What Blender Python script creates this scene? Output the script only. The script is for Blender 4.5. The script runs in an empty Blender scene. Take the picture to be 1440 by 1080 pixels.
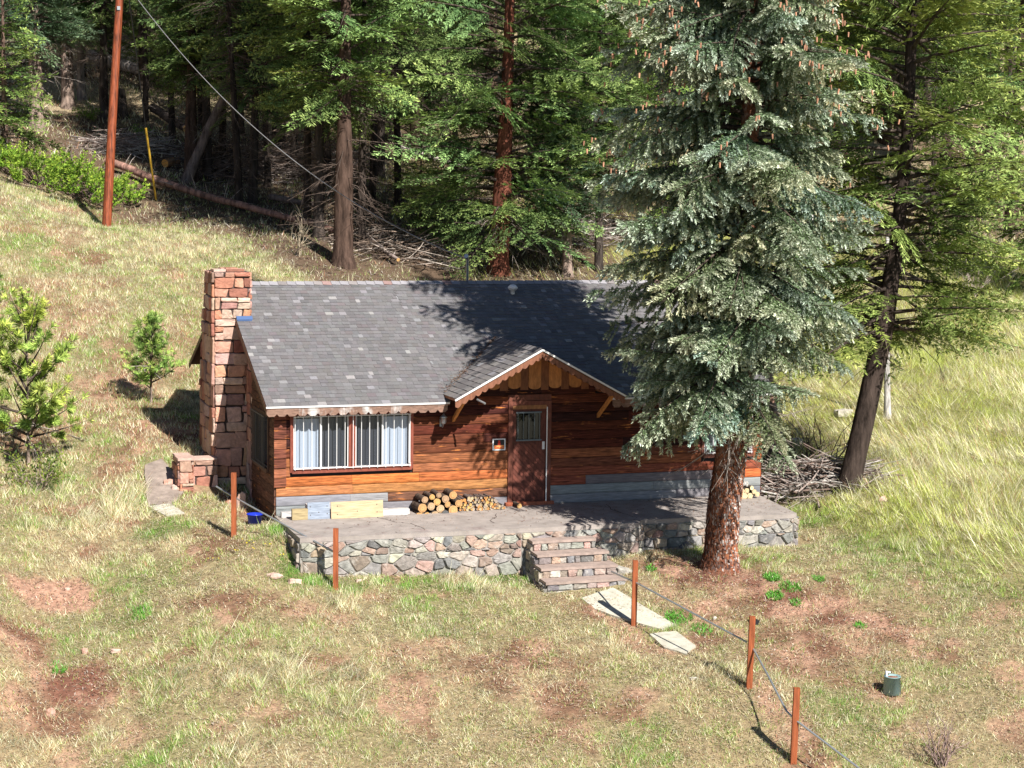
import bpy, math, random
import numpy as np
from mathutils import Vector, Matrix
random.seed(7); rng=np.random.default_rng(7)
R=math.radians
S=bpy.context.scene; COL=S.collection
def lerp(a,b,t): return a+(b-a)*t
# ------------------------------------------------------------ camera
F_PX,CX,CY,CZ,YAW,PIT,ROL=2600.,-7.37,-35.95,6.54,.330,.105,.013
_F=Vector((math.sin(YAW)*math.cos(PIT),math.cos(YAW)*math.cos(PIT),-math.sin(PIT)))
_R0=Vector((math.cos(YAW),-math.sin(YAW),0)); _U0=_R0.cross(_F)
_R=_R0*math.cos(ROL)+_U0*math.sin(ROL); _U=-_R0*math.sin(ROL)+_U0*math.cos(ROL)
CAM=Vector((CX,CY,CZ))
cd=bpy.data.cameras.new('camera'); cam=bpy.data.objects.new('camera',cd); COL.objects.link(cam)
m=Matrix((_R,_U,-_F)).transposed().to_4x4(); m.translation=CAM; cam.matrix_world=m
cd.sensor_width=36; cd.lens=F_PX/1440*36; cd.clip_end=2000; cd.clip_start=.5
S.camera=cam
def ray(px,py): return _F+_R*((px-720)/F_PX)-_U*((py-540)/F_PX)
def at(px,py,d): return CAM+ray(px,py)*d
def aty(px,py,y): v=ray(px,py); return CAM+v*((y-CY)/v.y)
# ------------------------------------------------------------ light
SUN_AZ,SUN_EL=R(14),R(42)
sd=Vector((math.sin(SUN_AZ)*math.cos(SUN_EL),-math.cos(SUN_AZ)*math.cos(SUN_EL),math.sin(SUN_EL)))
sl=bpy.data.lights.new('sun','SUN'); sl.energy=5.0; sl.angle=R(.5); sl.color=(1,.95,.87)
so=bpy.data.objects.new('sun',sl); COL.objects.link(so); so.rotation_euler=sd.to_track_quat('Z','Y').to_euler(); so.location=(20,-30,40)
W=bpy.data.worlds.new('World'); S.world=W; W.use_nodes=True
nt=W.node_tree; bg=nt.nodes['Background']; sky=nt.nodes.new('ShaderNodeTexSky'); sky.sky_type='NISHITA'; sky.sun_disc=False
sky.sun_elevation=SUN_EL; sky.sun_rotation=math.pi-SUN_AZ; sky.altitude=2300; sky.air_density=.9; sky.dust_density=.6
nt.links.new(sky.outputs[0],bg.inputs[0]); bg.inputs[1].default_value=.055
S.view_settings.view_transform='Standard'; S.view_settings.look='None'; S.view_settings.exposure=.92; S.view_settings.gamma=1
# ------------------------------------------------------------ noise (numpy)
_T=np.random.default_rng(3).random((256,256))
def vnoise(x,y,s=1.0,o=0):
    x=np.asarray(x,float)/s+o*17.3; y=np.asarray(y,float)/s+o*9.1
    xi=np.floor(x).astype(int); yi=np.floor(y).astype(int); u=x-xi; v=y-yi
    u=u*u*(3-2*u); v=v*v*(3-2*v); a=xi&255; b=yi&255; a1=(xi+1)&255; b1=(yi+1)&255
    return lerp(lerp(_T[a,b],_T[a1,b],u),lerp(_T[a,b1],_T[a1,b1],u),v)
def fbm(x,y,s=1.0,n=4,o=0):
    t=0;w=0
    for i in range(n): t=t+vnoise(x,y,s/2**i,o+i)*.5**i; w+=.5**i
    return t/w
def sstep(a,b,x): t=np.clip((np.asarray(x,float)-a)/(b-a),0,1); return t*t*(3-2*t)
# ------------------------------------------------------------ terrain
cp=[(0,270,60),(0,420,50),(0,550,43),(0,660,39),(0,750,36),(0,850,33.2),(0,1080,29),(300,1080,28.8),(720,1080,28.7),(1100,1080,28.9),(1440,1080,28.7),
 (1440,950,31.2),(1440,800,35.2),(1440,650,43),(1440,540,52),(1440,450,62),(1190,688,40.5),(1230,720,38.8),(1300,560,50),(1300,470,60),(1250,330,72),(1440,330,78),
 (149,318,61),(300,320,60),(420,385,56.5),(250,250,68),(100,170,76),(400,290,66),(600,370,60),(700,340,64),(900,350,64),(1050,340,68),(250,120,84),(700,180,84),
 (0,60,105),(700,0,115),(1440,0,115),(1440,160,95),(1000,150,92),(0,0,112),(300,0,108),
 (210,565,44),(240,640,40.2),(228,716,37.6),(120,560,43.6),(329,752,36.1),(300,700,38.4),(472,828,34.3),(430,797,35.0),(250,470,49),
 (1150,700,40.4),(1085,655,45),(1250,965,31.2),(1130,770,37.4),(1050,900,32.9),(600,950,31.4),(300,880,32.6),(1010,802,35.6)]
CPW=[tuple(at(*c)) for c in cp]
CPW+=[(-.1,-2.6,-.62),(2.4,-2.6,-.84),(4.3,-2.6,-.92),(4.3,-4.0,-.97),(5.9,-4.0,-.9),(7.4,-2.6,-.6),(10.3,-2.6,-.73),(5.5,-5.7,-1.3),(6.0,-8.9,-1.68),(5.9,-10.7,-2.15),
 (10.8,.2,-.35),(-.25,.4,-.22),(-.1,-.6,-.08),(-.3,-1.6,-.22),(11.5,5,.1),(11,10,1.0),(5,10,1.0),(0,10,1.35),(-.9,6,1.0),(5,14,2.),(14,12,1.),(5,4,-.2),(5,0,-.3),(-.8,2.6,.15),(-.2,2,-.15),
 (-40,-5,8),(-40,40,22),(60,-10,-4),(60,20,3),(0,-40,-9),(-30,-35,-4),(40,-35,-9),(-60,90,40),(0,150,33),(60,150,36),(120,120,34),(120,30,10),(-7,-2,1.2)]
CPW=np.array(CPW)
def _phi(r2): return .5*r2*np.log(r2+1e-9)
_n=len(CPW); _K=_phi(((CPW[:,None,:2]-CPW[None,:,:2])**2).sum(2))+np.eye(_n)*.6
_P=np.c_[np.ones(_n),CPW[:,:2]]; _A=np.block([[_K,_P],[_P.T,np.zeros((3,3))]])
_w=np.linalg.solve(_A,np.r_[CPW[:,2],0,0,0])
def H(x,y):
    x=np.atleast_1d(np.asarray(x,float)); y=np.atleast_1d(np.asarray(y,float)); out=np.empty(x.size); xf=x.ravel(); yf=y.ravel()
    for i in range(0,x.size,20000):
        X=xf[i:i+20000]; Y=yf[i:i+20000]
        r2=(X[:,None]-CPW[:,0])**2+(Y[:,None]-CPW[:,1])**2
        z=_phi(r2)@_w[:_n]+_w[_n]+_w[_n+1]*X+_w[_n+2]*Y
        out[i:i+20000]=z
    far=sstep(4,20,np.hypot(xf-4,yf+2))
    out+=(fbm(xf,yf,1.3,3)-.5)*(.07+.10*far)+(fbm(xf,yf,7,2,5)-.5)*.5*far
    return out.reshape(x.shape)
def h(x,y): return float(H(x,y)[0])
def hit(px,py,d0=24,d1=130):
    v=ray(px,py); ds=np.linspace(d0,d1,900); P=np.array(CAM)[None]+np.array(v)[None]*ds[:,None]
    g=P[:,2]-H(P[:,0],P[:,1]); k=np.argmax(g<0) if (g<0).any() else 899
    if k==0: k=1
    t=g[k-1]/(g[k-1]-g[k]+1e-9); p=P[k-1]+(P[k]-P[k-1])*min(max(t,0),1)
    return Vector((p[0],p[1],h(p[0],p[1])))
# ------------------------------------------------------------ materials
MATS={}
def node(nt,t,**kw):
    n=nt.nodes.new(t)
    for k,v in kw.items(): setattr(n,k,v)
    return n
def mat(name,base=None,rough=.8,metal=0,nscale=None,namt=.3,nvec=(1,1,1),bump=0,bscale=None,bdist=.02,trans=0,spec=.3,second=None,s2scale=1.5,s2thr=(.5,.6),s2vec=(1,1,1),detail=6):
    """base None -> colour attribute 'col'. noise multiplies brightness; second = worn colour showing in noise patches."""
    if name in MATS: return MATS[name]
    M=bpy.data.materials.new(name); M.use_nodes=True; nt=M.node_tree; L=nt.links.new; b=nt.nodes['Principled BSDF']
    b.inputs['Roughness'].default_value=rough; b.inputs['Metallic'].default_value=metal; b.inputs['Specular IOR Level'].default_value=spec
    if base is None: a=node(nt,'ShaderNodeAttribute'); a.attribute_name='col'; c=a.outputs['Color']
    else: a=node(nt,'ShaderNodeRGB'); a.outputs[0].default_value=(*base,1); c=a.outputs[0]
    tc=node(nt,'ShaderNodeTexCoord'); 
    def noise(sc,vec,det=detail):
        mp=node(nt,'ShaderNodeMapping'); mp.inputs['Scale'].default_value=vec; L(tc.outputs['Object'],mp.inputs[0])
        n=node(nt,'ShaderNodeTexNoise'); n.inputs['Scale'].default_value=sc; n.inputs['Detail'].default_value=det; n.inputs['Roughness'].default_value=.65; L(mp.outputs[0],n.inputs[0]); return n.outputs[0]
    if second is not None:
        f=noise(s2scale,s2vec,8); mr=node(nt,'ShaderNodeMapRange'); mr.inputs[1].default_value=s2thr[0]; mr.inputs[2].default_value=s2thr[1]; L(f,mr.inputs[0])
        mx=node(nt,'ShaderNodeMix',data_type='RGBA'); L(mr.outputs[0],mx.inputs[0]); L(c,mx.inputs[6]); mx.inputs[7].default_value=(*second,1); c=mx.outputs[2]
    if nscale:
        f=noise(nscale,nvec); mr=node(nt,'ShaderNodeMapRange'); mr.inputs[1].default_value=.3; mr.inputs[2].default_value=.7; mr.inputs[3].default_value=1-namt; mr.inputs[4].default_value=1+namt; L(f,mr.inputs[0])
        mx=node(nt,'ShaderNodeVectorMath',operation='SCALE'); L(c,mx.inputs[0]); L(mr.outputs[0],mx.inputs['Scale']); c=mx.outputs[0]
    L(c,b.inputs['Base Color'])
    if bump:
        f=noise(bscale or nscale or 20,nvec); bp=node(nt,'ShaderNodeBump'); bp.inputs['Strength'].default_value=bump; bp.inputs['Distance'].default_value=bdist; L(f,bp.inputs['Height']); L(bp.outputs[0],b.inputs['Normal'])
    if trans:
        tr=node(nt,'ShaderNodeBsdfTranslucent'); L(c,tr.inputs[0]); ms=node(nt,'ShaderNodeMixShader'); ms.inputs[0].default_value=trans
        out=nt.nodes['Material Output']; L(b.outputs[0],ms.inputs[1]); L(tr.outputs[0],ms.inputs[2]); L(ms.outputs[0],out.inputs[0])
    MATS[name]=M; return M
M_ground=mat('ground',None,.95,nscale=9,namt=.38,bump=.8,bscale=14,bdist=.06,spec=.1)
M_grass=mat('grass',None,.6,trans=.25,spec=.25)
M_leaf=mat('needles',None,.65,trans=.12,spec=.15)
M_bark=mat('bark',None,.95,nscale=7,namt=.75,nvec=(1,1,.22),bump=1,bscale=7,bdist=.05,spec=.1)
M_barkscale=mat('bark_scaly',(.20,.085,.05),.9,nscale=26,namt=.7,bump=1,bscale=18,bdist=.06,spec=.1,second=(.30,.22,.19),s2scale=11,s2thr=(.5,.65),s2vec=(1,1,.6))
M_stone=mat('masonry_stone',None,.9,nscale=12,namt=.35,bump=.6,bscale=18,bdist=.02,spec=.2,second=(.42,.40,.37),s2scale=5,s2thr=(.56,.72))
M_redstone=mat('red_sandstone',None,.9,nscale=10,namt=.3,bump=.6,bscale=16,bdist=.02,spec=.2)
M_mortar=mat('mortar',(.27,.255,.235),.95,nscale=15,namt=.3,bump=.6,bdist=.02)
M_darkmortar=mat('dark_mortar',(.07,.05,.045),.95,nscale=15,namt=.3,bump=.5)
M_conc=mat('porch_concrete',(.30,.265,.245),.9,nscale=3,namt=.22,bump=.3,bscale=30,bdist=.01,second=(.24,.19,.18),s2scale=1.6,s2thr=(.56,.70))
M_slab=mat('pale_concrete',(.44,.42,.35),.9,nscale=6,namt=.22,bump=.3,bscale=30,bdist=.01,second=(.33,.27,.2),s2scale=5,s2thr=(.6,.68))
M_side=mat('siding_wood',None,.75,nscale=3.2,namt=.8,nvec=(1,1,14),bump=.6,bscale=4,bdist=.014,second=(.46,.165,.045),s2scale=2.2,s2thr=(.59,.68),s2vec=(1.0,1.0,7),spec=.12)
M_sideg=mat('weathered_wood',None,.8,nscale=3.5,namt=.42,nvec=(1,1,16),bump=.5,bscale=4,bdist=.012)
M_wood=mat('trim_wood',None,.6,nscale=6,namt=.35,nvec=(3,3,1),bump=.3,bscale=8,bdist=.01)
M_val=mat('scalloped_board',(.20,.12,.09),.7,nscale=7,namt=.45,nvec=(1,1,4),second=(.45,.44,.43),s2scale=1.3,s2thr=(.50,.58),s2vec=(1,1,.3))
M_shing=mat('shingles',None,.92,nscale=60,namt=.25,bump=.4,bscale=150,bdist=.004,spec=.15)
M_white=mat('white_metal',(.70,.70,.70),.4,spec=.5)
M_galv=mat('galvanised_metal',(.42,.45,.47),.35,metal=.7,nscale=30,namt=.15)
M_blackm=mat('black_metal',(.02,.02,.022),.45)
M_blue=mat('blue_plastic',(.015,.035,.42),.35,spec=.5)
M_pot=mat('grey_green_plastic',(.24,.36,.37),.5,nscale=4,namt=.12)
M_post=mat('stained_post',(.27,.075,.028),.6,nscale=9,namt=.45,nvec=(3,3,.3),bump=.3,bdist=.01)
M_pole=mat('pole_wood',(.20,.05,.02),.6,nscale=5,namt=.85,nvec=(4,4,.25),bump=.3,bdist=.01)
M_yellow=mat('yellow_plastic',(.62,.38,.05),.5)
M_logend=mat('log_end',None,.8,nscale=20,namt=.25)
M_curt=mat('curtain',(.60,.66,.75),.9)
M_dark=mat('dark_room',(.015,.015,.017),.9)
M_blueflash=mat('blue_flashing',(.06,.11,.24),.5)
def glass(name):
    M=bpy.data.materials.new(name); M.use_nodes=True; nt=M.node_tree; L=nt.links.new; nt.nodes.remove(nt.nodes['Principled BSDF'])
    g=node(nt,'ShaderNodeBsdfGlossy'); g.inputs['Roughness'].default_value=.02; t=node(nt,'ShaderNodeBsdfTransparent'); t.inputs[0].default_value=(.85,.88,.9,1)
    ms=node(nt,'ShaderNodeMixShader'); ms.inputs[0].default_value=.10; L(t.outputs[0],ms.inputs[1]); L(g.outputs[0],ms.inputs[2]); L(ms.outputs[0],nt.nodes['Material Output'].inputs[0]); return M
M_glass=glass('window_glass')
# ------------------------------------------------------------ object helpers
def tag(o,label=None,cat=None,group=None,kind=None):
    if label: o['label']=label
    if cat: o['category']=cat
    if group: o['group']=group
    if kind: o['kind']=kind
    return o
def thing(name,label,cat,loc=(0,0,0),group=None,rz=0):
    o=bpy.data.objects.new(name,None); COL.objects.link(o); o.location=loc; o.rotation_euler=(0,0,rz); o.empty_display_size=.1
    return tag(o,label,cat,group)
def nmesh(name,V,F,mats,col=None,parent=None,smooth=False,mi=None):
    V=np.asarray(V,np.float32); me=bpy.data.meshes.new(name); k=F.shape[1]; n=len(F)
    me.vertices.add(len(V)); me.vertices.foreach_set('co',V.ravel()); me.loops.add(n*k); me.loops.foreach_set('vertex_index',F.astype(np.int32).ravel())
    me.polygons.add(n); me.polygons.foreach_set('loop_start',np.arange(n,dtype=np.int32)*k); me.polygons.foreach_set('loop_total',np.full(n,k,np.int32))
    if mi is not None: me.polygons.foreach_set('material_index',np.asarray(mi,np.int32))
    if smooth: me.polygons.foreach_set('use_smooth',np.ones(n,bool))
    me.update(calc_edges=True)
    if col is not None:
        a=me.color_attributes.new('col','FLOAT_COLOR','POINT'); c=np.ones((len(V),4),np.float32); c[:,:3]=col; a.data.foreach_set('color',c.ravel())
    for M in (mats if isinstance(mats,(list,tuple)) else [mats]): me.materials.append(M)
    o=bpy.data.objects.new(name,me); COL.objects.link(o)
    if parent: o.parent=parent
    return o
class MB:
    def __init__(s): s.V=[];s.F=[];s.C=[];s.M=[];s.S=[]
    def add(s,vs,fs,col=(1,1,1),mi=0,sm=False):
        b=len(s.V); s.V+= [tuple(v) for v in vs]; s.C+=[col]*len(vs)
        for f in fs: s.F.append([b+i for i in f]); s.M.append(mi); s.S.append(sm)
    def box(s,x0,x1,y0,y1,z0,z1,col=(1,1,1),mi=0):
        s.add([(x,y,z) for z in(z0,z1) for y in (y0,y1) for x in (x0,x1)],[(0,2,3,1),(4,5,7,6),(0,1,5,4),(2,6,7,3),(0,4,6,2),(1,3,7,5)],col,mi)
    def obox(s,c,ax,hx,hy,hz,col=(1,1,1),mi=0):
        c=Vector(c); a,b,d=[Vector(v).normalized() for v in ax]
        s.add([c+a*hx*i+b*hy*j+d*hz*k for k in(-1,1) for j in (-1,1) for i in (-1,1)],[(0,2,3,1),(4,5,7,6),(0,1,5,4),(2,6,7,3),(0,4,6,2),(1,3,7,5)],col,mi)
    def bar(s,a,b,w,t,up=(0,0,1),col=(1,1,1),mi=0):
        a=Vector(a);b=Vector(b);d=(b-a);l=d.length;d.normalize(); sx=d.cross(Vector(up))
        if sx.length<1e-3: sx=d.cross(Vector((1,0,0)))
        sx.normalize(); u=sx.cross(d); s.obox((a+b)/2,(d,sx,u),l/2,w/2,t/2,col,mi)
    def tube(s,pts,rad,n=8,col=(1,1,1),mi=0,cap=True,sm=True,jit=0,capmi=None,capcol=None):
        pts=[Vector(p) for p in pts]; 
        if not hasattr(rad,'__len__'): rad=[rad]*len(pts)
        rings=[];ref=Vector((.31,.17,.93))
        for i,p in enumerate(pts):
            d=(pts[min(i+1,len(pts)-1)]-pts[max(i-1,0)]).normalized(); r0=ref if abs(d.dot(ref))<.95 else Vector((1,0,0))
            u=d.cross(r0).normalized(); v=d.cross(u); rings.append([p+(u*math.cos(2*math.pi*k/n)+v*math.sin(2*math.pi*k/n))*rad[i]*(1+random.uniform(-jit,jit)) for k in range(n)])
        vs=[q for r in rings for q in r]; fs=[]
        for i in range(len(pts)-1):
            for k in range(n): fs.append((i*n+k,i*n+(k+1)%n,(i+1)*n+(k+1)%n,(i+1)*n+k))
        s.add(vs,fs,col,mi,sm)
        if cap:
            for r in (rings[0],rings[-1]): s.add(r,[tuple(range(n))],capcol or col,mi if capmi is None else capmi)
    def lathe(s,c,prof,n=20,col=(1,1,1),mi=0):
        c=Vector(c); vs=[c+Vector((r*math.cos(2*math.pi*k/n),r*math.sin(2*math.pi*k/n),z)) for r,z in prof for k in range(n)]
        fs=[(i*n+k,i*n+(k+1)%n,(i+1)*n+(k+1)%n,(i+1)*n+k) for i in range(len(prof)-1) for k in range(n)]; s.add(vs,fs,col,mi,True)
    def prism(s,poly,N,t,col=(1,1,1),mi=0):
        N=Vector(N).normalized()*t; p=[Vector(q) for q in poly]; n=len(p)
        s.add(p+[q+N for q in p],[tuple(range(n))[::-1],tuple(range(n,2*n))]+[(i,(i+1)%n,n+(i+1)%n,n+i) for i in range(n)],col,mi)
    def build(s,name,mats,parent=None,loc=None):
        me=bpy.data.meshes.new(name); me.from_pydata(s.V,[],s.F); me.polygons.foreach_set('material_index',s.M); me.polygons.foreach_set('use_smooth',s.S)
        a=me.color_attributes.new('col','FLOAT_COLOR','POINT'); c=np.ones((len(s.V),4),np.float32); c[:,:3]=s.C; a.data.foreach_set('color',c.ravel())
        for M in (mats if isinstance(mats,(list,tuple)) else [mats]): me.materials.append(M)
        me.update(); o=bpy.data.objects.new(name,me); COL.objects.link(o)
        if parent: o.parent=parent
        if loc is not None: o.location=loc
        return o
def jc(c,a=.1,b=.0):
    k=1+random.uniform(-a,a); return tuple(max(0,x*k*(1+random.uniform(-b,b))) for x in c)
# ---- rubble masonry: voronoi cells clipped to a convex polygon, each a pillow-shaped stone
def clip(poly,a,b,c):
    out=[];n=len(poly)
    for i in range(n):
        p=poly[i];q=poly[(i+1)%n];dp=a*p[0]+b*p[1]-c;dq=a*q[0]+b*q[1]-c
        if dp<=0: out.append(p)
        if dp*dq<0: t=dp/(dp-dq); out.append((p[0]+(q[0]-p[0])*t,p[1]+(q[1]-p[1])*t))
    return out
def masonry(mb,O,U,Vv,N,poly,cw,ch,cols,gap=.012,dep=.05,jit=.42,mi=0,flat=.5):
    O,U,Vv,N=[Vector(a) for a in (O,U,Vv,N)]; us=[p[0] for p in poly]; vs=[p[1] for p in poly]; pts=[]
    v=min(vs)-ch/2;r=0
    while v<max(vs)+ch:
        u=min(us)-cw+(r%2)*cw*.5
        while u<max(us)+cw: pts.append((u+random.uniform(-jit,jit)*cw,(v+random.uniform(-jit,jit)*ch)*cw/ch)); u+=cw
        v+=ch;r+=1
    k=cw/ch; P=[(a,b*k) for a,b in poly]
    for i,p in enumerate(pts):
        c=P
        for j,q in enumerate(pts):
            if i==j: continue
            dx,dy=q[0]-p[0],q[1]-p[1]
            if dx*dx+dy*dy>(4*cw)**2: continue
            c=clip(c,dx,dy,(q[0]**2+q[1]**2-p[0]**2-p[1]**2)/2)
            if len(c)<3: break
        if len(c)<3: continue
        c=[(a,b/k) for a,b in c]; ar=abs(sum(c[a][0]*c[(a+1)%len(c)][1]-c[(a+1)%len(c)][0]*c[a][1] for a in range(len(c))))/2
        if ar<cw*ch*.06: continue
        q=[]
        for a in range(len(c)):
            A=c[a];B=c[(a+1)%len(c)]; q+= [(lerp(A[0],B[0],.13),lerp(A[1],B[1],.13)),(lerp(A[0],B[0],.5)+random.uniform(-.006,.006),lerp(A[1],B[1],.5)+random.uniform(-.006,.006)),(lerp(A[0],B[0],.87),lerp(A[1],B[1],.87))]
        mx=sum(a[0] for a in q)/len(q); my=sum(a[1] for a in q)/len(q); sz=math.sqrt(ar); d=dep*random.uniform(.5,1.2); col=jc(random.choice(cols),.22,.06)
        def ring(g,dd):
            f=max(.2,1-g/(sz*.5)); return [O+U*(mx+(a-mx)*f)+Vv*(my+(b-my)*f)+N*dd for a,b in q]
        pillow(mb,ring(gap,-.03),ring(gap*1.1,d*.6),ring(gap+sz*.07,d),O+U*mx+Vv*my+N*(d+.004),N,col,mi)
        continue
        r0,r1,r2=ring(gap,-.03),ring(gap*1.1,d*.6),ring(gap+sz*.09,d); n=len(q); tilt=[random.uniform(-.008,.008) for _ in range(n)]
        r2=[r2[a]+N*tilt[a] for a in range(n)]
        mb.add(r0+r1+r2+[O+U*mx+Vv*my+N*(d+.004)],[(i2,(i2+1)%n,n+(i2+1)%n,n+i2) for i2 in range(n)]+[(n+i2,n+(i2+1)%n,2*n+(i2+1)%n,2*n+i2) for i2 in range(n)]+[(2*n+i2,2*n+(i2+1)%n,3*n) for i2 in range(n)],col,mi)
def pillow(mb,r0,r1,r2,c,N,col,mi):
    n=len(r0); r2=[p+N*random.uniform(-.008,.008) for p in r2]
    mb.add(r0+r1+r2+[c],[(i,(i+1)%n,n+(i+1)%n,n+i) for i in range(n)]+[(n+i,n+(i+1)%n,2*n+(i+1)%n,2*n+i) for i in range(n)]+[(2*n+i,2*n+(i+1)%n,3*n) for i in range(n)],col,mi)
def ashlar(mb,O,U,Vv,N,poly,cw,ch,cols,gap=.008,dep=.04,mi=0):
    """roughly squared stones in uneven courses"""
    O,U,Vv,N=[Vector(a) for a in (O,U,Vv,N)]; us=[p[0] for p in poly]; vs=[p[1] for p in poly]; v=min(vs); sgn=sg(poly)
    while v<max(vs):
        hh_=ch*random.uniform(.55,1.5); u=min(us)-random.random()*cw*.5
        if max(vs)-v-hh_<ch*.4: hh_=max(vs)-v+.001
        while u<max(us):
            w=cw*random.uniform(.55,1.5); parts=[(v,v+hh_)]
            if hh_>ch*1.05 and random.random()<.35: m=v+hh_*random.uniform(.35,.65); parts=[(v,m),(m,v+hh_)]
            for (a,b) in parts:
                j=lambda: random.uniform(-.17,.17)*min(w,b-a)
                q=[(u+j(),a+j()*.5),(u+w+j(),a+j()*.5),(u+w+j(),b+j()*.5),(u+j(),b+j()*.5)]
                for i in range(len(poly)):
                    A=poly[i];B=poly[(i+1)%len(poly)]; nx,ny=(B[1]-A[1])*sgn,-(B[0]-A[0])*sgn; q=clip(q,nx,ny,nx*A[0]+ny*A[1])
                    if len(q)<3: break
                if len(q)<3: continue
                c=[]
                for i in range(len(q)):
                    A=q[i];B=q[(i+1)%len(q)]
                    for t in (.08,.35,.65,.92): c.append((lerp(A[0],B[0],t)+(random.uniform(-.006,.006) if .2<t<.8 else 0),lerp(A[1],B[1],t)+(random.uniform(-.006,.006) if .2<t<.8 else 0)))
                mx=sum(p[0] for p in c)/len(c);my=sum(p[1] for p in c)/len(c); ex=max(abs(p[0]-mx) for p in c);ey=max(abs(p[1]-my) for p in c)
                if min(ex,ey)<.018: continue
                d=dep*random.uniform(.4,1.3)
                def ring(g,dd): fx,fy=max(.2,1-g/ex),max(.2,1-g/ey); return [O+U*(mx+(x-mx)*fx)+Vv*(my+(y-my)*fy)+N*dd for x,y in c]
                pillow(mb,ring(gap,-.03),ring(gap,d*.65),ring(gap+.012,d),O+U*mx+Vv*my+N*(d+.004),N,jc(random.choice(cols),.22,.07),mi)
            u+=w
        v+=hh_
def sg(poly):
    a=sum(poly[i][0]*poly[(i+1)%len(poly)][1]-poly[(i+1)%len(poly)][0]*poly[i][1] for i in range(len(poly))); return 1 if a>0 else -1
RED=[(.40,.19,.13),(.44,.26,.20),(.31,.14,.10),(.52,.36,.30),(.43,.24,.16),(.38,.23,.19),(.27,.17,.14),(.48,.32,.26)]
GREY=[(.25,.24,.22),(.31,.29,.26),(.34,.25,.20),(.26,.20,.17),(.17,.168,.165),(.35,.30,.25),(.40,.37,.32),(.35,.25,.21),(.21,.20,.19),(.28,.265,.245)]
# ============================================================ CABIN
WX=10.68; EZ=2.21; OF=.33; RY=4.45; RZ=4.40; BY=9.23; RXL,RXR=-.25,10.93; SLOPE=(RZ-EZ)/(RY+OF)
PXC,PPZ,PHW,PY=5.262,3.306,1.81,-.95; PSL=(3.306-2.339)/1.81
cabin=thing('log_cabin','low brown wooden cabin with grey shingle roof and red stone chimney on the hillside','cabin')
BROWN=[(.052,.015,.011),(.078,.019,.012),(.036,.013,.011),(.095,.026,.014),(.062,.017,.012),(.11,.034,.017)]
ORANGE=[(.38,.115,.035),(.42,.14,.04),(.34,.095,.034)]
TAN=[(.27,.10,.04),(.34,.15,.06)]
GREYW=[(.20,.20,.22),(.24,.24,.26),(.16,.165,.19)]
def boards(mb,O,U,N,intervals,z0,hh,col,mi=0,maxlen=3.2):
    """one course of boards with a slightly rounded lower lip"""
    O=Vector(O);U=Vector(U);N=Vector(N)
    for a,b in intervals:
        u=a
        while u<b-.02:
            e=min(b,u+random.uniform(1.4,maxlen)); 
            if b-e<.5: e=b
            c=jc(col(u,e) if callable(col) else random.choice(col),.16,.05); w=random.uniform(-.004,.004)
            prof=[(0,.0),(.004,.030),(hh*.18,.038),(hh*.8,.030),(hh-.008,.018),(hh-.004,0)]
            vs=[O+U*(uu+(.002 if s==0 else -.002))+N*(n+w)+Vector((0,0,z0+z)) for s,uu in enumerate((u,e)) for z,n in prof]
            n=len(prof); mb.add(vs,[(i,i+1,n+i+1,n+i) for i in range(n-1)]+[tuple(range(n)),tuple(range(n,2*n))],c,mi); u=e
def cut(a,b,holes):
    iv=[(a,b)]
    for h0,h1 in holes:
        o=[]
        for x0,x1 in iv:
            if h1<=x0 or h0>=x1: o.append((x0,x1))
            else:
                if h0>x0:o.append((x0,h0))
                if h1<x1:o.append((h1,x1))
        iv=o
    return [i for i in iv if i[1]-i[0]>.02]
WIN1=(.28,2.82,.86,2.05); DOOR=(4.86,5.80,.05,2.18); WIN2=(9.25,10.49,.87,1.95)
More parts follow.
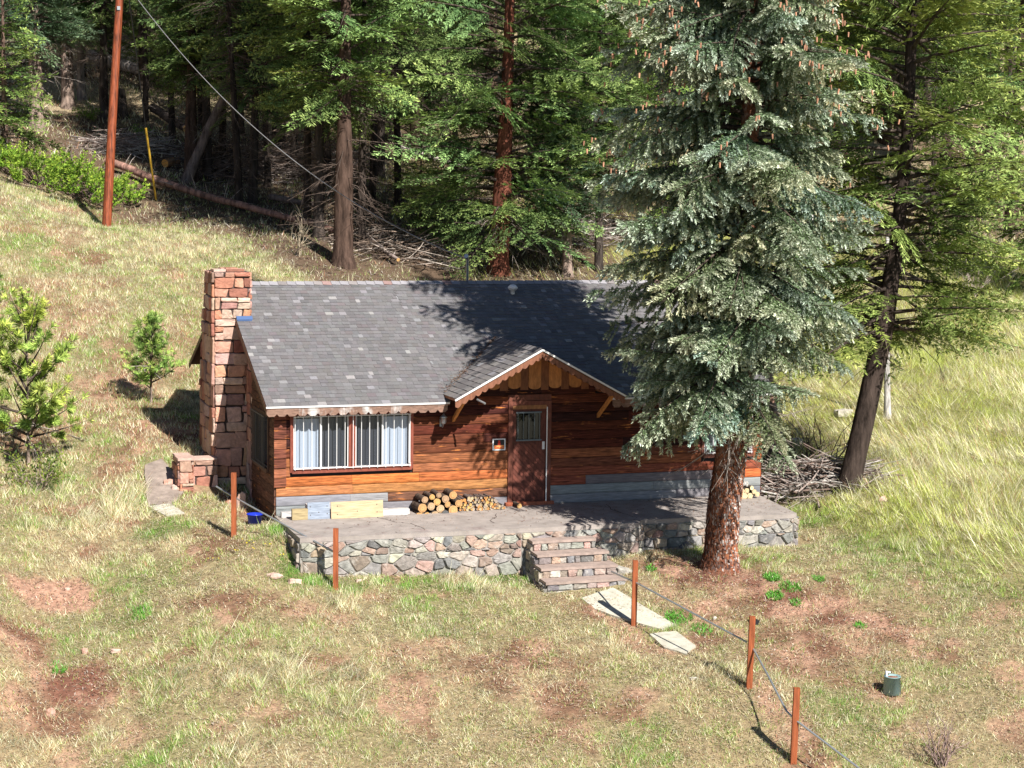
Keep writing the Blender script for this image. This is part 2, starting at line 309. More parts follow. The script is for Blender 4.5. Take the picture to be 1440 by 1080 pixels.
# --- front wall
w=MB(); hh=.192
for (x0,x1,z0,z1) in [(0,.28,-.3,2.3),(.28,2.82,-.3,.86),(.28,2.82,2.05,2.3),(2.82,4.86,-.3,2.3),(4.86,5.80,-.3,.05),(4.80,5.86,2.18,2.3),(5.80,9.25,-.3,2.3),(9.25,10.49,-.3,.87),(9.25,10.49,1.95,2.3),(10.49,WX,-.3,2.3)]:
    w.box(x0,x1,0.0,.1,z0,z1,(.05,.03,.02))
w.add([(3.6,0.0,2.3),(6.92,0.0,2.3),(PXC,0.0,3.2)],[(0,1,2)],(.08,.04,.02))
g=MB()
for r in range(13):
    z0=r*hh; zc=z0+hh/2; holes=[]
    for (a,b,c,d) in (WIN1,DOOR,WIN2):
        if c-.06<zc<d+.05: holes.append((a,b))
    xs=(0,WX) if r<12 else (3.75,6.78)
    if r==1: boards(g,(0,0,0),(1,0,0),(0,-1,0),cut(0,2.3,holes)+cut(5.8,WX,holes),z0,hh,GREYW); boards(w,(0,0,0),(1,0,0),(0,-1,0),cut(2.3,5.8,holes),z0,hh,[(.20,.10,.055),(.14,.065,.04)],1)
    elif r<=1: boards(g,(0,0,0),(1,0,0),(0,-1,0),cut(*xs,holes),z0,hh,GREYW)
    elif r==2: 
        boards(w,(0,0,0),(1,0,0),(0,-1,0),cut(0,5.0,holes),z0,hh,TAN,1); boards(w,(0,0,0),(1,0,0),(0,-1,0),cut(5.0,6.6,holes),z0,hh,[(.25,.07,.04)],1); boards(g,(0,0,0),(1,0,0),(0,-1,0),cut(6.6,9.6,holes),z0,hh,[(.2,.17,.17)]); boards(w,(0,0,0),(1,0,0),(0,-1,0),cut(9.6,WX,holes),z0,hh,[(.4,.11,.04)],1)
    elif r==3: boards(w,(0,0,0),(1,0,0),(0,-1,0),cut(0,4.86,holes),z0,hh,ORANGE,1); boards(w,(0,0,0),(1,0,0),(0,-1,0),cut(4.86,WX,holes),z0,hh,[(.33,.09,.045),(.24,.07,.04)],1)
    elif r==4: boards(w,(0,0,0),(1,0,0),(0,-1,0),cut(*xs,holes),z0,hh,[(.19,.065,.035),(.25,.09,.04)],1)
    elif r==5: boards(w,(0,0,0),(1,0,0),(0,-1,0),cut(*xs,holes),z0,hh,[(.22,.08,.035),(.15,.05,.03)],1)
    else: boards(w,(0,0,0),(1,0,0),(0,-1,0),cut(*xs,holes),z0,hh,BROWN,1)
# corner block ends, slightly proud
for r in range(3,12): 
    z0=r*hh+random.uniform(-.01,.01); w.box(-.045,.20,-.062,-.038,z0+.006,z0+hh-.008,jc(random.choice([(.17,.06,.035),(.24,.09,.05),(.13,.045,.03)]),.2),1)
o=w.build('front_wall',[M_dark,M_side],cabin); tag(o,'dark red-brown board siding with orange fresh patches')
o=g.build('lower_boards',M_sideg,cabin); tag(o,'bare grey weathered boards at the foot of the front wall')
# --- porch gable: upright boards with rounded feet
g=MB(); x=3.95;k=0
while x<6.62:
    bw=.17 if k%2 else .27; x1=min(x+bw,6.64); top=lambda X:PPZ-.07-abs(X-PXC)*PSL
    zb=2.43+random.uniform(-.015,.01); yb=-.034-(.016 if k%2==0 else 0); n=8 if k%2==0 else 1
    pts=[(x,yb,max(zb+.06,top(x)))]; 
    if x<PXC<x1: pts=[(x,yb,top(x)),(PXC,yb,top(PXC)),(x1,yb,top(x1))][::-1]
    else: pts=[(x1,yb,max(zb+.06,top(x1))),(x,yb,max(zb+.06,top(x)))]
    xm=(x+x1)/2; 
    if k%2==0: pts+=[(xm-math.cos(math.pi*i/8)*(x1-x)/2*1.0,yb,zb+.07-math.sin(math.pi*i/8)*.07) for i in range(9)]
    else: pts+=[(x,yb,zb-.02),(x1,yb,zb-.02)]
    g.prism(pts,(0,1,0),.02,jc((.38,.165,.055) if k%2==0 else (.18,.07,.03),.15)); x=x1+.004;k+=1
g.build('gable_boards',M_wood,cabin)
# --- left wall
w=MB(); lw=lambda y:EZ+SLOPE*(y+OF)-.07
w.prism([(0.0,0,-.9),(0.0,8.9,-.9),(0.0,8.9,lw(0)),(0.0,RY,lw(RY)),(0.0,0.0,lw(0))],(1,0,0),.0,(.03,.02,.02)) if False else None
for (y0,y1,z0,z1) in [(0,.5,-.9,2.2),(.5,2.05,-.9,.8),(.5,2.05,1.98,2.2),(2.05,8.9,-.9,2.2)]: w.box(0.0,.1,y0+.1 if y0==0 else y0,y1,z0,z1,(.05,.03,.02))
w.add([(0.0,0.05,2.2),(0.0,8.9,2.2),(0.0,8.9,lw(0)),(0.0,RY,lw(RY)),(0.0,.05,lw(.05))],[(0,1,2,3,4)],(.05,.03,.02))
for r in range(-4,16):
    z0=r*hh; ys=max(0,(z0+hh-EZ+.12)/SLOPE-OF); 
    if ys<2.3: boards(w,(0,0,0),(0,1,0),(-1,0,0),cut(ys,2.36,[(.5,2.05)] if .76<z0+hh/2<1.98 else []),z0,hh,[(.10,.05,.035),(.13,.065,.045),(.09,.045,.03)],1)
    ye=min(8.9,2*RY-ys); 
    if ye>6.5: boards(w,(0,0,0),(0,1,0),(-1,0,0),[(6.5,ye)],z0,hh,BROWN,1)
w.build('side_wall',[M_dark,M_side],cabin)
st=MB(); poly=[(2.36,-.8),(6.5,-.8),(6.5,lw(2*RY-6.5)),(RY,lw(RY)-.03),(2.36,lw(2.36)-.03)]
ashlar(st,(0,0,0),(0,1,0),(0,0,1),(-1,0,0),poly,.5,.34,RED,gap=.008,dep=.03)
st.prism([(-.012,a,b) for a,b in poly],(1,0,0),.012,(.1,.08,.07),1)
o=st.build('stone_gable_wall',[M_redstone,M_darkmortar],cabin)
w=MB(); w.box(WX-.1,WX,.1,8.9,-.9,2.2,(.06,.03,.02)); w.add([(WX,0,2.2),(WX,8.9,2.2),(WX,8.9,lw(0)),(WX,RY,lw(RY)),(WX,0,lw(0))],[(0,1,2,3,4)],(.05,.03,.02)); w.box(.1,WX-.1,8.8,8.9,-.9,2.35,(.06,.03,.02))
for r in range(-3,22):
    z0=r*hh; ys=max(0,(z0+hh-EZ+.12)/SLOPE-OF)
    if ys<RY-.2: boards(w,(WX,0,0),(0,1,0),(1,0,0),[(ys,min(8.9,2*RY-ys))],z0,hh,BROWN,1)
    if r<12: boards(w,(0,8.9,0),(1,0,0),(0,1,0),[(0,WX)],z0,hh,BROWN,1)
w.build('rear_walls',[M_dark,M_side],cabin)
w=MB(); w.box(.12,WX-.12,.12,8.8,-.02,0.02,(1,1,1)); w.box(.12,WX-.12,1.4,1.45,.02,2.3,(1,1,1)); w.build('dark_interior',M_dark,cabin)
# --- shingled roof
SH=[(.140,.136,.142),(.150,.146,.153),(.128,.125,.131),(.146,.139,.143),(.156,.151,.158),(.138,.131,.134)]
def shingles(mb,O,U,Vv,poly,exp=.143,cols=SH,light=.02,mi=0,gapc=None):
    O,U,Vv=Vector(O),Vector(U).normalized(),Vector(Vv).normalized(); N=U.cross(Vv)
    if N.z<0:N=-N
    mb.add([O+U*a+Vv*b for a,b in poly],[tuple(range(len(poly)))],(.05,.05,.055),mi)
    umin=min(p[0] for p in poly);umax=max(p[0] for p in poly);vmin=min(p[1] for p in poly);vmax=max(p[1] for p in poly); v=vmin
    while v<vmax:
        u=umin-random.random()*.3
        while u<umax:
            wd=random.uniform(.09,.19); c=random.choice(cols); hi=random.random()
            if hi<light: c=(.27,.26,.26)
            elif hi<light*3: c=(.215,.21,.222)
            elif hi>.95: c=(.145,.128,.135)
            q=[(u+.001,v),(u+wd-.001,v),(u+wd-.001,v+exp),(u+.001,v+exp)]
            for i in range(len(poly)):   # clip to the outline
                A=poly[i];B=poly[(i+1)%len(poly)]; nx,ny=(B[1]-A[1]),-(B[0]-A[0]); q=clip(q,nx*sg(poly),ny*sg(poly),(nx*A[0]+ny*A[1])*sg(poly))
                if len(q)<3: break
            if len(q)>=3:
                t=random.choice((.006,.013)); top=[O+U*a+Vv*b+N*(.003+t*(1-(b-v)/exp)) for a,b in q]; bot=[O+U*a+Vv*b for a,b in q]; n=len(q)
                mb.add(top+bot,[tuple(range(n))]+[(i,(i+1)%n,n+(i+1)%n,n+i) for i in range(n)],jc(c,.08,.02),mi)
            u+=wd
        v+=exp
def sg(poly):
    a=sum(poly[i][0]*poly[(i+1)%len(poly)][1]-poly[(i+1)%len(poly)][0]*poly[i][1] for i in range(len(poly))); return 1 if a>0 else -1
r=MB(); up=Vector((0,RY+OF,RZ-EZ)); SLn=up.length; s0=lambda y:(y+OF)/(RY+OF)*SLn
for (a,b,v0) in ((RXL,3.52,0),(3.52,7.0,s0(.02)),(7.0,RXR,0)):
    shingles(r,(0,-OF,EZ+.02),(1,0,0),up,[(a,v0),(b,v0),(b,SLn),(a,SLn)])
shingles(r,(0,BY,EZ+.02),(1,0,0),(0,-(BY-RY),RZ-EZ),[(RXL,0),(RXR,0),(RXR,SLn),(RXL,SLn)])
# decking and rake boards under the shingles
for (a,b,y0) in ((RXL,3.5,-OF),(3.5,7.02,.0),(7.02,RXR,-OF)):
    z0=EZ+SLOPE*(y0+OF); r.add([(a,y0,z0-.04),(b,y0,z0-.04),(b,RY,RZ-.04),(a,RY,RZ-.04),(a,y0,z0+.018),(b,y0,z0+.018),(b,RY,RZ+.018),(a,RY,RZ+.018)],[(0,1,2,3),(0,1,5,4),(0,3,7,4),(1,2,6,5)],(.20,.08,.04),1)
r.add([(RXL,BY,EZ-.04),(RXR,BY,EZ-.04),(RXR,RY,RZ-.04),(RXL,RY,RZ-.04),(RXL,BY,EZ+.018),(RXR,BY,EZ+.018),(RXR,RY,RZ+.018),(RXL,RY,RZ+.018)],[(0,1,2,3),(0,1,5,4),(0,3,7,4),(1,2,6,5)],(.14,.06,.035),1)
roof=r.build('roof',[M_shing,M_wood],cabin)
c=MB(); x=RXL
while x<RXR:
    e=min(RXR,x+.20); cc=jc(random.choice([(.27,.26,.28)]*9+[(.27,.18,.17),(.22,.2,.2)]),.12)
    for sgn in (-1,1): c.add([(x,RY,RZ+.052),(e,RY,RZ+.040),(e,RY+sgn*.15,RZ-.15*SLOPE+.034),(x,RY+sgn*.15,RZ-.15*SLOPE+.046)],[(0,1,2,3)],cc)
    x=e
o=c.build('ridge_cap',M_shing,roof)
c=MB()
for a,b in ((RXL-.012,3.50),(7.02,RXR+.012)): c=MB(); c.box(a,b,-OF-.022,-OF-.004,EZ-.012,EZ+.022); c.build('drip_edge',M_white,roof)
c=MB() # dark rake boards on the gable ends
for X in (RXL,RXR):
    for y0 in (-OF,BY): c=MB(); c.bar((X,y0,EZ-.07),(X,RY,RZ-.07),.025,.11,col=(.10,.045,.03)); c.build('rake_board',M_wood,roof)
def scallop(mb,A,B,down,N,hgt,pitch,col=(1,1,1),rounded=False,t=.02):
    A,B,down=Vector(A),Vector(B),Vector(down).normalized(); d=(B-A); L=d.length; d.normalize(); n=max(1,round(L/pitch)); p=L/n
    for i in range(n):
        o=A+d*p*i; dep=.05+random.uniform(-.006,.006)
        if rounded: low=[o+d*(p*k/6)+down*(hgt-dep+dep*math.sin(math.pi*k/6)) for k in range(7)]
        else: low=[o+down*(hgt-dep),o+d*p*.22+down*hgt,o+d*p*.74+down*hgt,o+d*p+down*(hgt-dep)]
        mb.prism([o,]+low+[o+d*p],N,t,col)
FL='scalloped fascia board with peeling white and orange patches'; c=MB(); scallop(c,(RXL,-OF-.001,EZ-.01),(3.46,-OF-.001,EZ-.01),(0,0,-1),(0,1,0),.17,.205); tag(c.build('scalloped_fascia',M_val,cabin),FL); c=MB(); scallop(c,(7.06,-OF-.001,EZ-.01),(RXR,-OF-.001,EZ-.01),(0,0,-1),(0,1,0),.17,.205)
tag(c.build('scalloped_fascia',M_val,cabin),'scalloped fascia board with peeling white and orange patches')
# --- porch roof
A=Vector((PXC,PY,PPZ)); pe=PPZ-PSL*PHW; yR=(PPZ-EZ)/SLOPE-OF; yE=(pe-EZ)/SLOPE-OF; PL=math.hypot(PHW,PSL*PHW)
r=MB()
for s in (-1,1):
    O=(PXC+s*PHW,PY,pe+.02); V2=(-s*PHW,0,PSL*PHW); U2=(0,1,0)
    shingles(r,O,U2,V2,[(0,0),(yE-PY+.03,0),(yR-PY+.1,PL),(0,PL)],exp=.15,cols=[(.16,.15,.15),(.19,.175,.17),(.14,.13,.13)] if s<0 else SH,light=.012)
    q=[Vector((PXC+s*PHW,PY,pe)),Vector((PXC+s*PHW,yE,pe)),Vector((PXC,yR,PPZ)),Vector((PXC,PY,PPZ))]
    r.add([p+Vector((0,0,.018)) for p in q]+[p-Vector((0,0,.03)) for p in q],[(4,5,6,7),(0,1,5,4),(3,0,4,7)],(.28,.11,.045),1)
pr=r.build('porch_roof',[M_shing,M_wood],cabin)
c=MB(); y=PY
while y<yR:
    for s in (-1,1): c.add([(PXC,y,PPZ+.05),(PXC,y+.2,PPZ+.04),(PXC+s*.13,y+.2,PPZ+.034-.13*PSL),(PXC+s*.13,y,PPZ+.044-.13*PSL)],[(0,1,2,3)],jc((.17,.16,.165),.15))
    y+=.2
c.build('ridge_cap',M_shing,pr)
for s in (-1,1): c=MB(); c.bar((PXC+s*(PHW+.03),PY-.012,pe-.006),(PXC,PY-.012,PPZ+.012),.02,.036); c.build('drip_edge',M_white,pr)
c=MB()
for s in (-1,1):
    a=Vector((PXC+s*(PHW+.02),PY-.0,pe-.025)); b=Vector((PXC,PY-.0,PPZ-.012)); dn=Vector((s*PSL,0,-1)) if False else Vector((0,0,-1))
    scallop(c,a,b,dn,(0,1,0),.16,.16,jc((.20,.085,.05),.1),True)
tag(c.build('scalloped_bargeboard',M_wood,cabin),'brown scalloped boards along the porch gable')
for s in (-1,1):
    c=MB(); xx=PXC+s*(PHW-.22); c.bar((xx,-.02,pe-.52),(xx,PY+.1,pe+.02),.055,.07,col=(.46,.20,.06)); c.build('porch_bracket',M_wood,cabin)
c=MB(); c.tube([(PXC-PHW+.45,PY+.05,pe+.0),(PXC-PHW+.55,PY-.16,pe-.06)],.022,8,(.3,.3,.32)); c.build('drain_pipe_stub',M_galv,cabin)
# --- windows (local frame: x right, z up, -y outwards)
def window(loc,rz,wd,ht,nb,mull,trim,curt,label=None,BM=None,SC=(.62,.62,.62)):
    BM=BM or M_white
    f=MB(); t=.065
    f.box(-t,0,-.06,.03,-t,ht+t,trim); f.box(wd,wd+t,-.06,.03,-t,ht+t,trim); f.box(0,wd,-.06,.03,ht,ht+t,trim); f.box(-.03,wd+.03,-.085,.03,-t-.02,0,jc(trim,.1))
    for a,b in mull: f.box(a,b,-.055,.03,0,ht,jc(trim,.1))
    wo=f.build('window',M_wood,cabin,loc); wo.rotation_euler=(0,0,rz)
    if label: tag(wo,label)
    edges=[0]+[e for m_ in mull for e in m_]+[wd]; sh=MB(); gl=MB(); cu=MB()
    for i in range(0,len(edges),2):
        a,b=edges[i],edges[i+1]; mid=(a+b)/2; e=.022
        for q in ((a,a+e),(b-e,b),(mid-.018,mid+.018)): sh.box(*q,-.03,.0,0,ht,SC)
        for z in ((0,e),(ht-e,ht)): sh.box(a+e,b-e,-.028,.0,*z,(.62,.62,.62))
        gl.add([(a,-.012,0),(b,-.012,0),(b,-.012,ht),(a,-.012,ht)],[(0,1,2,3)])
        for (ca,cb,cc) in curt(a,b,mid):
            n=int((cb-ca)/.018); vs=[]
            for k in range(n+1):
                x=ca+(cb-ca)*k/n; yy=.055+.007*math.sin(k*1.1+.6*math.sin(k*.31)); vs+=[(x,yy,0.0),(x,yy,ht-.06)]
            cu.add(vs,[(2*k,2*k+1,2*k+3,2*k+2) for k in range(n)],cc)
    sh.build('sash',BM,wo); gl.build('pane',M_glass,wo)
    if cu.V: cu.build('curtain',mat('curtain_cloth',None,.9),wo)
    br=MB()
    for i in range(nb): 
        x=.02+(wd-.04)*i/(nb-1); br.tube([(x,-.12,-.01),(x,-.12,ht+.02)],.0075,6)
    for z in (0.015,ht-.0): br.tube([(0,-.12,z),(wd,-.12,z)],.009,6)
    for i in range(nb-1):
        if i%1==0: x=.02+(wd-.04)*(i+.5)/(nb-1); br.tube([(x-.05,-.12,ht),(x,-.12,ht+.028),(x+.05,-.12,ht)],.008,5)
    for x in (0.01,wd-.01):
        for z in (.06,ht-.06): br.tube([(x,-.12,z),(x,-.05,z)],.008,5)
    br.build('security_bars',BM,wo); return wo
BC=(.46,.51,.60); DC=(.05,.055,.07)
def c1(a,b,mid): return [(a+.02,mid-.02,BC),(mid+.02,b,DC)] if a<1 else [(a,mid-.02,DC),(mid+.02,b-.02,BC)]
window((WIN1[0]+.065,0,WIN1[2]+.065),0,2.41,1.06,15,[(1.13,1.27)],(.20,.055,.035),c1,'wide barred double window with pale curtains')
window((WIN2[0]+.065,0,WIN2[2]+.065),0,1.11,.95,8,[],(.13,.045,.03),lambda a,b,m_:[(a,m_,DC),(m_,b,(.55,.6,.68))])
window((0,1.985,.865),-math.pi/2,1.42,1.05,11,[],(.09,.045,.03),lambda a,b,m_:[(a,b,DC)],BM=mat('dull_bars',(.10,.095,.09),.5))
# --- door
d=MB(); x0,x1,z0,z1=DOOR; T=(.13,.042,.027)
for q in ((x0,x0+.09),(x1-.10,x1)): d.box(*q,-.065,.05,z0,z1,jc(T,.1))
d.box(x0+.09,x1-.10,-.065,.05,z1-.09,z1,T); d.box(x0-.06,x1+.06,-.13,.02,z0-.10,z0+.02,(.34,.10,.05)); d.box(x0+.09,x1-.1,-.05,.02,z1-.17,z1-.09,(.26,.12,.05))
d.box(x0-.0,x1+.0,-.045,.02,z1+.002,2.31,(.12,.04,.025)); tag(d.build('door_frame',M_wood,cabin),None)
a,b,zb,zt=x0+.09,x1-.10,z0+.02,z1-.17
d=MB(); D=(.105,.032,.022); GZ0,GZ1=1.36,1.94
d.box(a,b,-.02,.02,zb,GZ0,D); d.box(a,b,-.02,.02,GZ1,zt,D); d.box(a,a+.09,-.02,.02,GZ0,GZ1,D); d.box(b-.12,b,-.02,.02,GZ0,GZ1,D)
# diagonal planks laid in chevrons
for i in range(16):
    zz=zb-.5+i*.11; P=[(a+.03,zz+.45),(a+.03,zz+.55),((b),zz+.55-(b-a)*1.0+.0),((b),zz+.45-(b-a)*1.0)]
    q=P
    for (nx,ny,cc) in ((0,1,GZ0-.07),(0,-1,-(zb+.03)),(1,0,b-.03),(-1,0,-(a+.03))):
        q=clip(q,nx,ny,cc)
        if len(q)<3: break
    if len(q)>=3: d.prism([(u,-.033,v) for u,v in q],(0,1,0),.013,jc((.12,.036,.024),.25))
door=d.build('door',M_wood,cabin); tag(door,'dark brown plank door with small barred window')
g=MB(); g.add([(a+.09,-.008,GZ0),(b-.12,-.008,GZ0),(b-.12,-.008,GZ1),(a+.09,-.008,GZ1)],[(0,1,2,3)]); g.build('door_pane',M_glass,door)
g=MB(); 
for i in range(5): x=a+.12+i*(b-a-.27)/4; g.tube([(x,-.05,GZ0),(x,-.05,GZ1+.01)],.006,6)
for z in (GZ0,GZ1): g.box(a+.08,b-.11,-.06,-.035,z-.015,z+.015)
g.build('door_bars',mat('painted_bars',(.12,.15,.17),.5),door)
g=MB(); g.box(b-.085,b-.035,-.045,-.018,1.16,1.32); g.box(b-.072,b-.048,-.058,-.045,1.19,1.29,(.3,.3,.3)); g.build('lock_plate',M_white,door)
g=MB(); g.box(b-.008,b+.012,-.075,-.062,zb,zt+.04); g.build('door_edge_strip',M_white,door)
# --- wall lamp
l=MB(); c=Vector((3.42,-.18,1.86)); l.lathe(c,[(.0,.13),(.012,.12),(.05,.07),(.085,.045),(.06,.04),(.055,-.07),(.03,-.09),(0,-.09)],14); l.tube([(3.42,0,1.78),(3.42,-.12,1.70),(3.42,-.18,1.78)],.014,7,(.1,.1,.1)); l.box(3.38,3.46,-.05,-.03,1.70,1.86)
tag(l.build('wall_lamp',M_galv,cabin),'silver lantern beside the porch gable')
# --- chimney
k=MB(); cx0=-.70
S_poly=[(-.70,-.6),(0.0,-.6),(0.0,3.55),(.07,3.65),(.07,4.75),(-.70,4.75)]
k.add([(cx0+.01,3.01,-.6),(0,3.01,-.6),(0,5.0,-.6),(cx0+.01,5.0,-.6),(cx0+.01,3.01,4.72),(.06,3.01,4.72),(.06,4.05,4.72),(cx0+.01,4.05,4.72)],[(0,1,5,4),(1,2,6,5),(2,3,7,6),(3,0,4,7),(4,5,6,7)],(.1,.08,.07),1)
ashlar(k,(0,3.0,0),(1,0,0),(0,0,1),(0,-1,0),[(-.70,-.6),(0.0,-.6),(0.0,3.72),(-.70,3.72)],.34,.26,RED+[(.48,.34,.28)],gap=.009,dep=.045)
ashlar(k,(0,3.0,0),(1,0,0),(0,0,1),(0,-1,0),[(-.70,3.72),(0.07,3.72),(0.07,4.72),(-.70,4.72)],.32,.22,RED+[(.48,.34,.28)],gap=.009,dep=.05)
ashlar(k,(cx0,0,0),(0,1,0),(0,0,1),(-1,0,0),[(3.0,-.6),(5.0,-.6),(4.7,2.2),(4.06,4.72),(3.0,4.72)],.42,.42,RED,gap=.009,dep=.05)
ashlar(k,(0.07,0,0),(0,1,0),(0,0,1),(1,0,0),[(3.0,3.6),(4.0,4.2),(4.06,4.72),(3.0,4.72)],.3,.2,RED,gap=.009,dep=.04)
for i in range(7): 
    xx=random.uniform(-.66,-.3);yy=random.uniform(3.0,3.7); k.box(xx-.04,xx+random.uniform(.2,.34),yy-.03,yy+random.uniform(.2,.35),4.72+i*.004,4.77+i*.004,jc(random.choice(RED),.2))
chim=k.build('chimney',[M_redstone,M_darkmortar],cabin); tag(chim,'tall red sandstone chimney against the left gable')
k=MB(); zf=EZ+SLOPE*(3.0+OF); k.prism([(-.24,2.88,zf-.02),(.10,2.88,zf-.02),(.10,2.95,zf+.05),(-.24,2.95,zf+.05)],(0,1,.3),.01); k.box(-.24,.07,2.82,2.90,zf-.045,zf-.028,(1,1,1)); k.build('chimney_flashing',M_blueflash,chim)
# --- roof fittings
p=aty(657,398,5.6); v=MB(); v.tube([(p.x,5.6,3.9),(p.x,5.6,4.86),(p.x-.02,5.55,4.95),(p.x-.07,5.48,4.97)],[.035,.035,.045,.05],10); v.build('service_mast',M_galv,cabin)
p=aty(721,410,3.9); zz=EZ+SLOPE*(3.9+OF); v=MB(); v.lathe((p.x,3.9,zz),[(.05,-.03),(.05,.10),(.07,.10),(.115,.15),(.115,.17),(.06,.23),(0,.24)],14); v.build('roof_vent',M_white,cabin)
MAST=Vector((aty(657,398,5.6).x-.05,5.55,4.9))
# sign beside the door
s=MB(); s.box(4.52,4.80,-.05,-.040,1.17,1.41,(.75,.77,.8)); s.box(4.545,4.775,-.054,-.050,1.19,1.39,(.02,.02,.025))
s.box(4.555,4.765,-.057,-.054,1.205,1.275,(.75,.30,.10)); s.lathe((4.66,-.055,1.30),[(0,0)],3) if False else None
for q in ((4.64,4.68,1.33,1.375),(4.63,4.69,1.285,1.325),(4.60,4.66,1.215,1.235),(4.68,4.72,1.215,1.235),(4.575,4.59,1.215,1.26),(4.74,4.752,1.215,1.26)): s.box(q[0],q[1],-.060,-.057,q[2],q[3],(.60,.04,.02))
tag(s.build('warning_sign',mat('sign_print',None,.5)),'small black and orange sign with white border on the wall left of the door','sign')
# ============================================================ TERRACE, STEPS
ter=thing('stone_terrace','low rubble stone terrace with cracked concrete deck running along the cabin front','terrace')
E=[(-.05,-2.44),(4.3,-2.55),(6.75,-2.55),(6.95,-2.28),(8.4,-2.28),(8.55,-2.42),(10.22,-2.45),(10.34,-2.36),(10.60,-.2),(10.62,.02)]
deck=MB(); pts=[(-.03,.0)]+[(x,y-.03) for x,y in E]
deck.prism([(x,y,-.085) for x,y in pts],(0,0,1),.085); deck.build('deck_slab',M_conc,ter)
wl=MB()
for i in range(len(E)-2):
    a,b=Vector((*E[i],0)),Vector((*E[i+1],0)); d=b-a; L=d.length; d.normalize(); n=Vector((d.y,-d.x,0)); bot=-1.5
    am,bm=a+n*.022-Vector((0,0,.087)),b+n*.022-Vector((0,0,.087)); wl.add([am,bm,bm+Vector((0,0,bot)),am+Vector((0,0,bot))],[(0,1,2,3)],(1,1,1),1)
    masonry(wl,a+n*.0,d,(0,0,1),n,[(0,-.38),(L,-.38),(L,-.085),(0,-.085)],.24,.15,GREY,gap=.007,dep=.07,jit=.45)
    masonry(wl,a+n*.0,d,(0,0,1),n,[(0,-1.4),(L,-1.4),(L,-.38),(0,-.38)],.33,.22,GREY,gap=.008,dep=.08,jit=.5)
a=Vector((-.03,0,0)); wl.add([a,(-.05,-2.44,0),(-.05,-2.44,-1.2),(-.03,0,-1.2)],[(0,1,2,3)],(1,1,1),1)
masonry(wl,(-.04,0,0),(0,-1,0),(0,0,1),(-1,0,0),[(0,-1.1),(2.44,-1.1),(2.44,-.09),(0,-.09)],.36,.2,GREY,dep=.06)
wl.build('rubble_wall',[M_stone,M_mortar],ter)
for path in ([(1.9,-.6),(2.05,-1.2),(2.35,-1.5),(2.5,-2.4)],[(4.35,-.9),(4.2,-1.3),(4.05,-1.45),(3.9,-2.0)],[(1.2,-1.6),(.9,-1.75),(.6,-1.7)],[(6.9,-.4),(6.8,-1.2),(6.95,-2.2)],[(9.1,-.5),(9.2,-1.4),(9.05,-2.3)]):
    pp=[]; ck=MB()
    for i in range(len(path)-1):
        for t in range(4): pp.append((lerp(path[i][0],path[i+1][0],t/4)+random.uniform(-.04,.04),lerp(path[i][1],path[i+1][1],t/4)))
    for i in range(len(pp)-1):
        a,b=pp[i],pp[i+1]; w=random.uniform(.006,.014); ck.add([(a[0]-w,a[1],.003),(a[0]+w,a[1],.003),(b[0]+w,b[1],.003),(b[0]-w,b[1],.003)],[(0,1,2,3)],(.06,.05,.045))
    ck.build('crack',M_darkmortar,ter)
stp=thing('stone_steps','four rubble stone steps with flat pinkish treads leading up to the terrace','steps')
STEPS=[(4.42,5.72,-2.87,-.20),(4.40,5.86,-3.22,-.395),(4.36,5.90,-3.57,-.59),(4.33,5.95,-3.92,-.78)]
for i,(xa,xb,yf,zt) in enumerate(STEPS):
    t=MB(); yb=yf+.42; n=9; fr=[(lerp(xa-.02,xb+.0,k/n),yf-.05+random.uniform(-.018,.018)) for k in range(n+1)]
    t.prism([(x,y,zt-.05) for x,y in fr]+[(xb,yb,zt-.05),(xa,yb,zt-.05)],(0,0,1),.05); t.build('tread',mat('step_tread',(.31,.24,.21),.9,nscale=7,namt=.25,bump=.4,bscale=25,bdist=.01),stp)
sm=MB()
for i,(xa,xb,yf,zt) in enumerate(STEPS):
    zb=zt-.21 if i<3 else -1.4
    sm.box(xa+.03,xb-.05,yf+.01,-2.5,(zb if i==3 else zt-.19),zt-.05,(1,1,1),1)
    ashlar(sm,(xa,yf,0),(1,0,0),(0,0,1),(0,-1,0),[(0.02,zt-.2 if i<3 else -1.15),(xb-xa-.03,zt-.2 if i<3 else -1.15),(xb-xa-.03,zt-.05),(.02,zt-.05)],.2,.2,GREY,dep=.035)
for (X,nx) in ((4.42,-1),(5.80,1)):
    for i,(xa,xb,yf,zt) in enumerate(STEPS):
        X=xa if nx<0 else xb-.03; y1=(STEPS[i-1][2] if i else -2.5); masonry(sm,(X,y1,0),(0,-1,0),(0,0,1),(nx,0,0),[(0,-1.3),(y1-yf,-1.3),(y1-yf,zt-.05),(0,zt-.05)],.25,.22,GREY,dep=.045,jit=.35)
        sm.add([(X,y1,zt-.05),(X,yf,zt-.05),(X,yf,-1.4),(X,y1,-1.4)],[(0,1,2,3)],(1,1,1),1)
sm.build('step_masonry',[M_stone,M_mortar],stp)
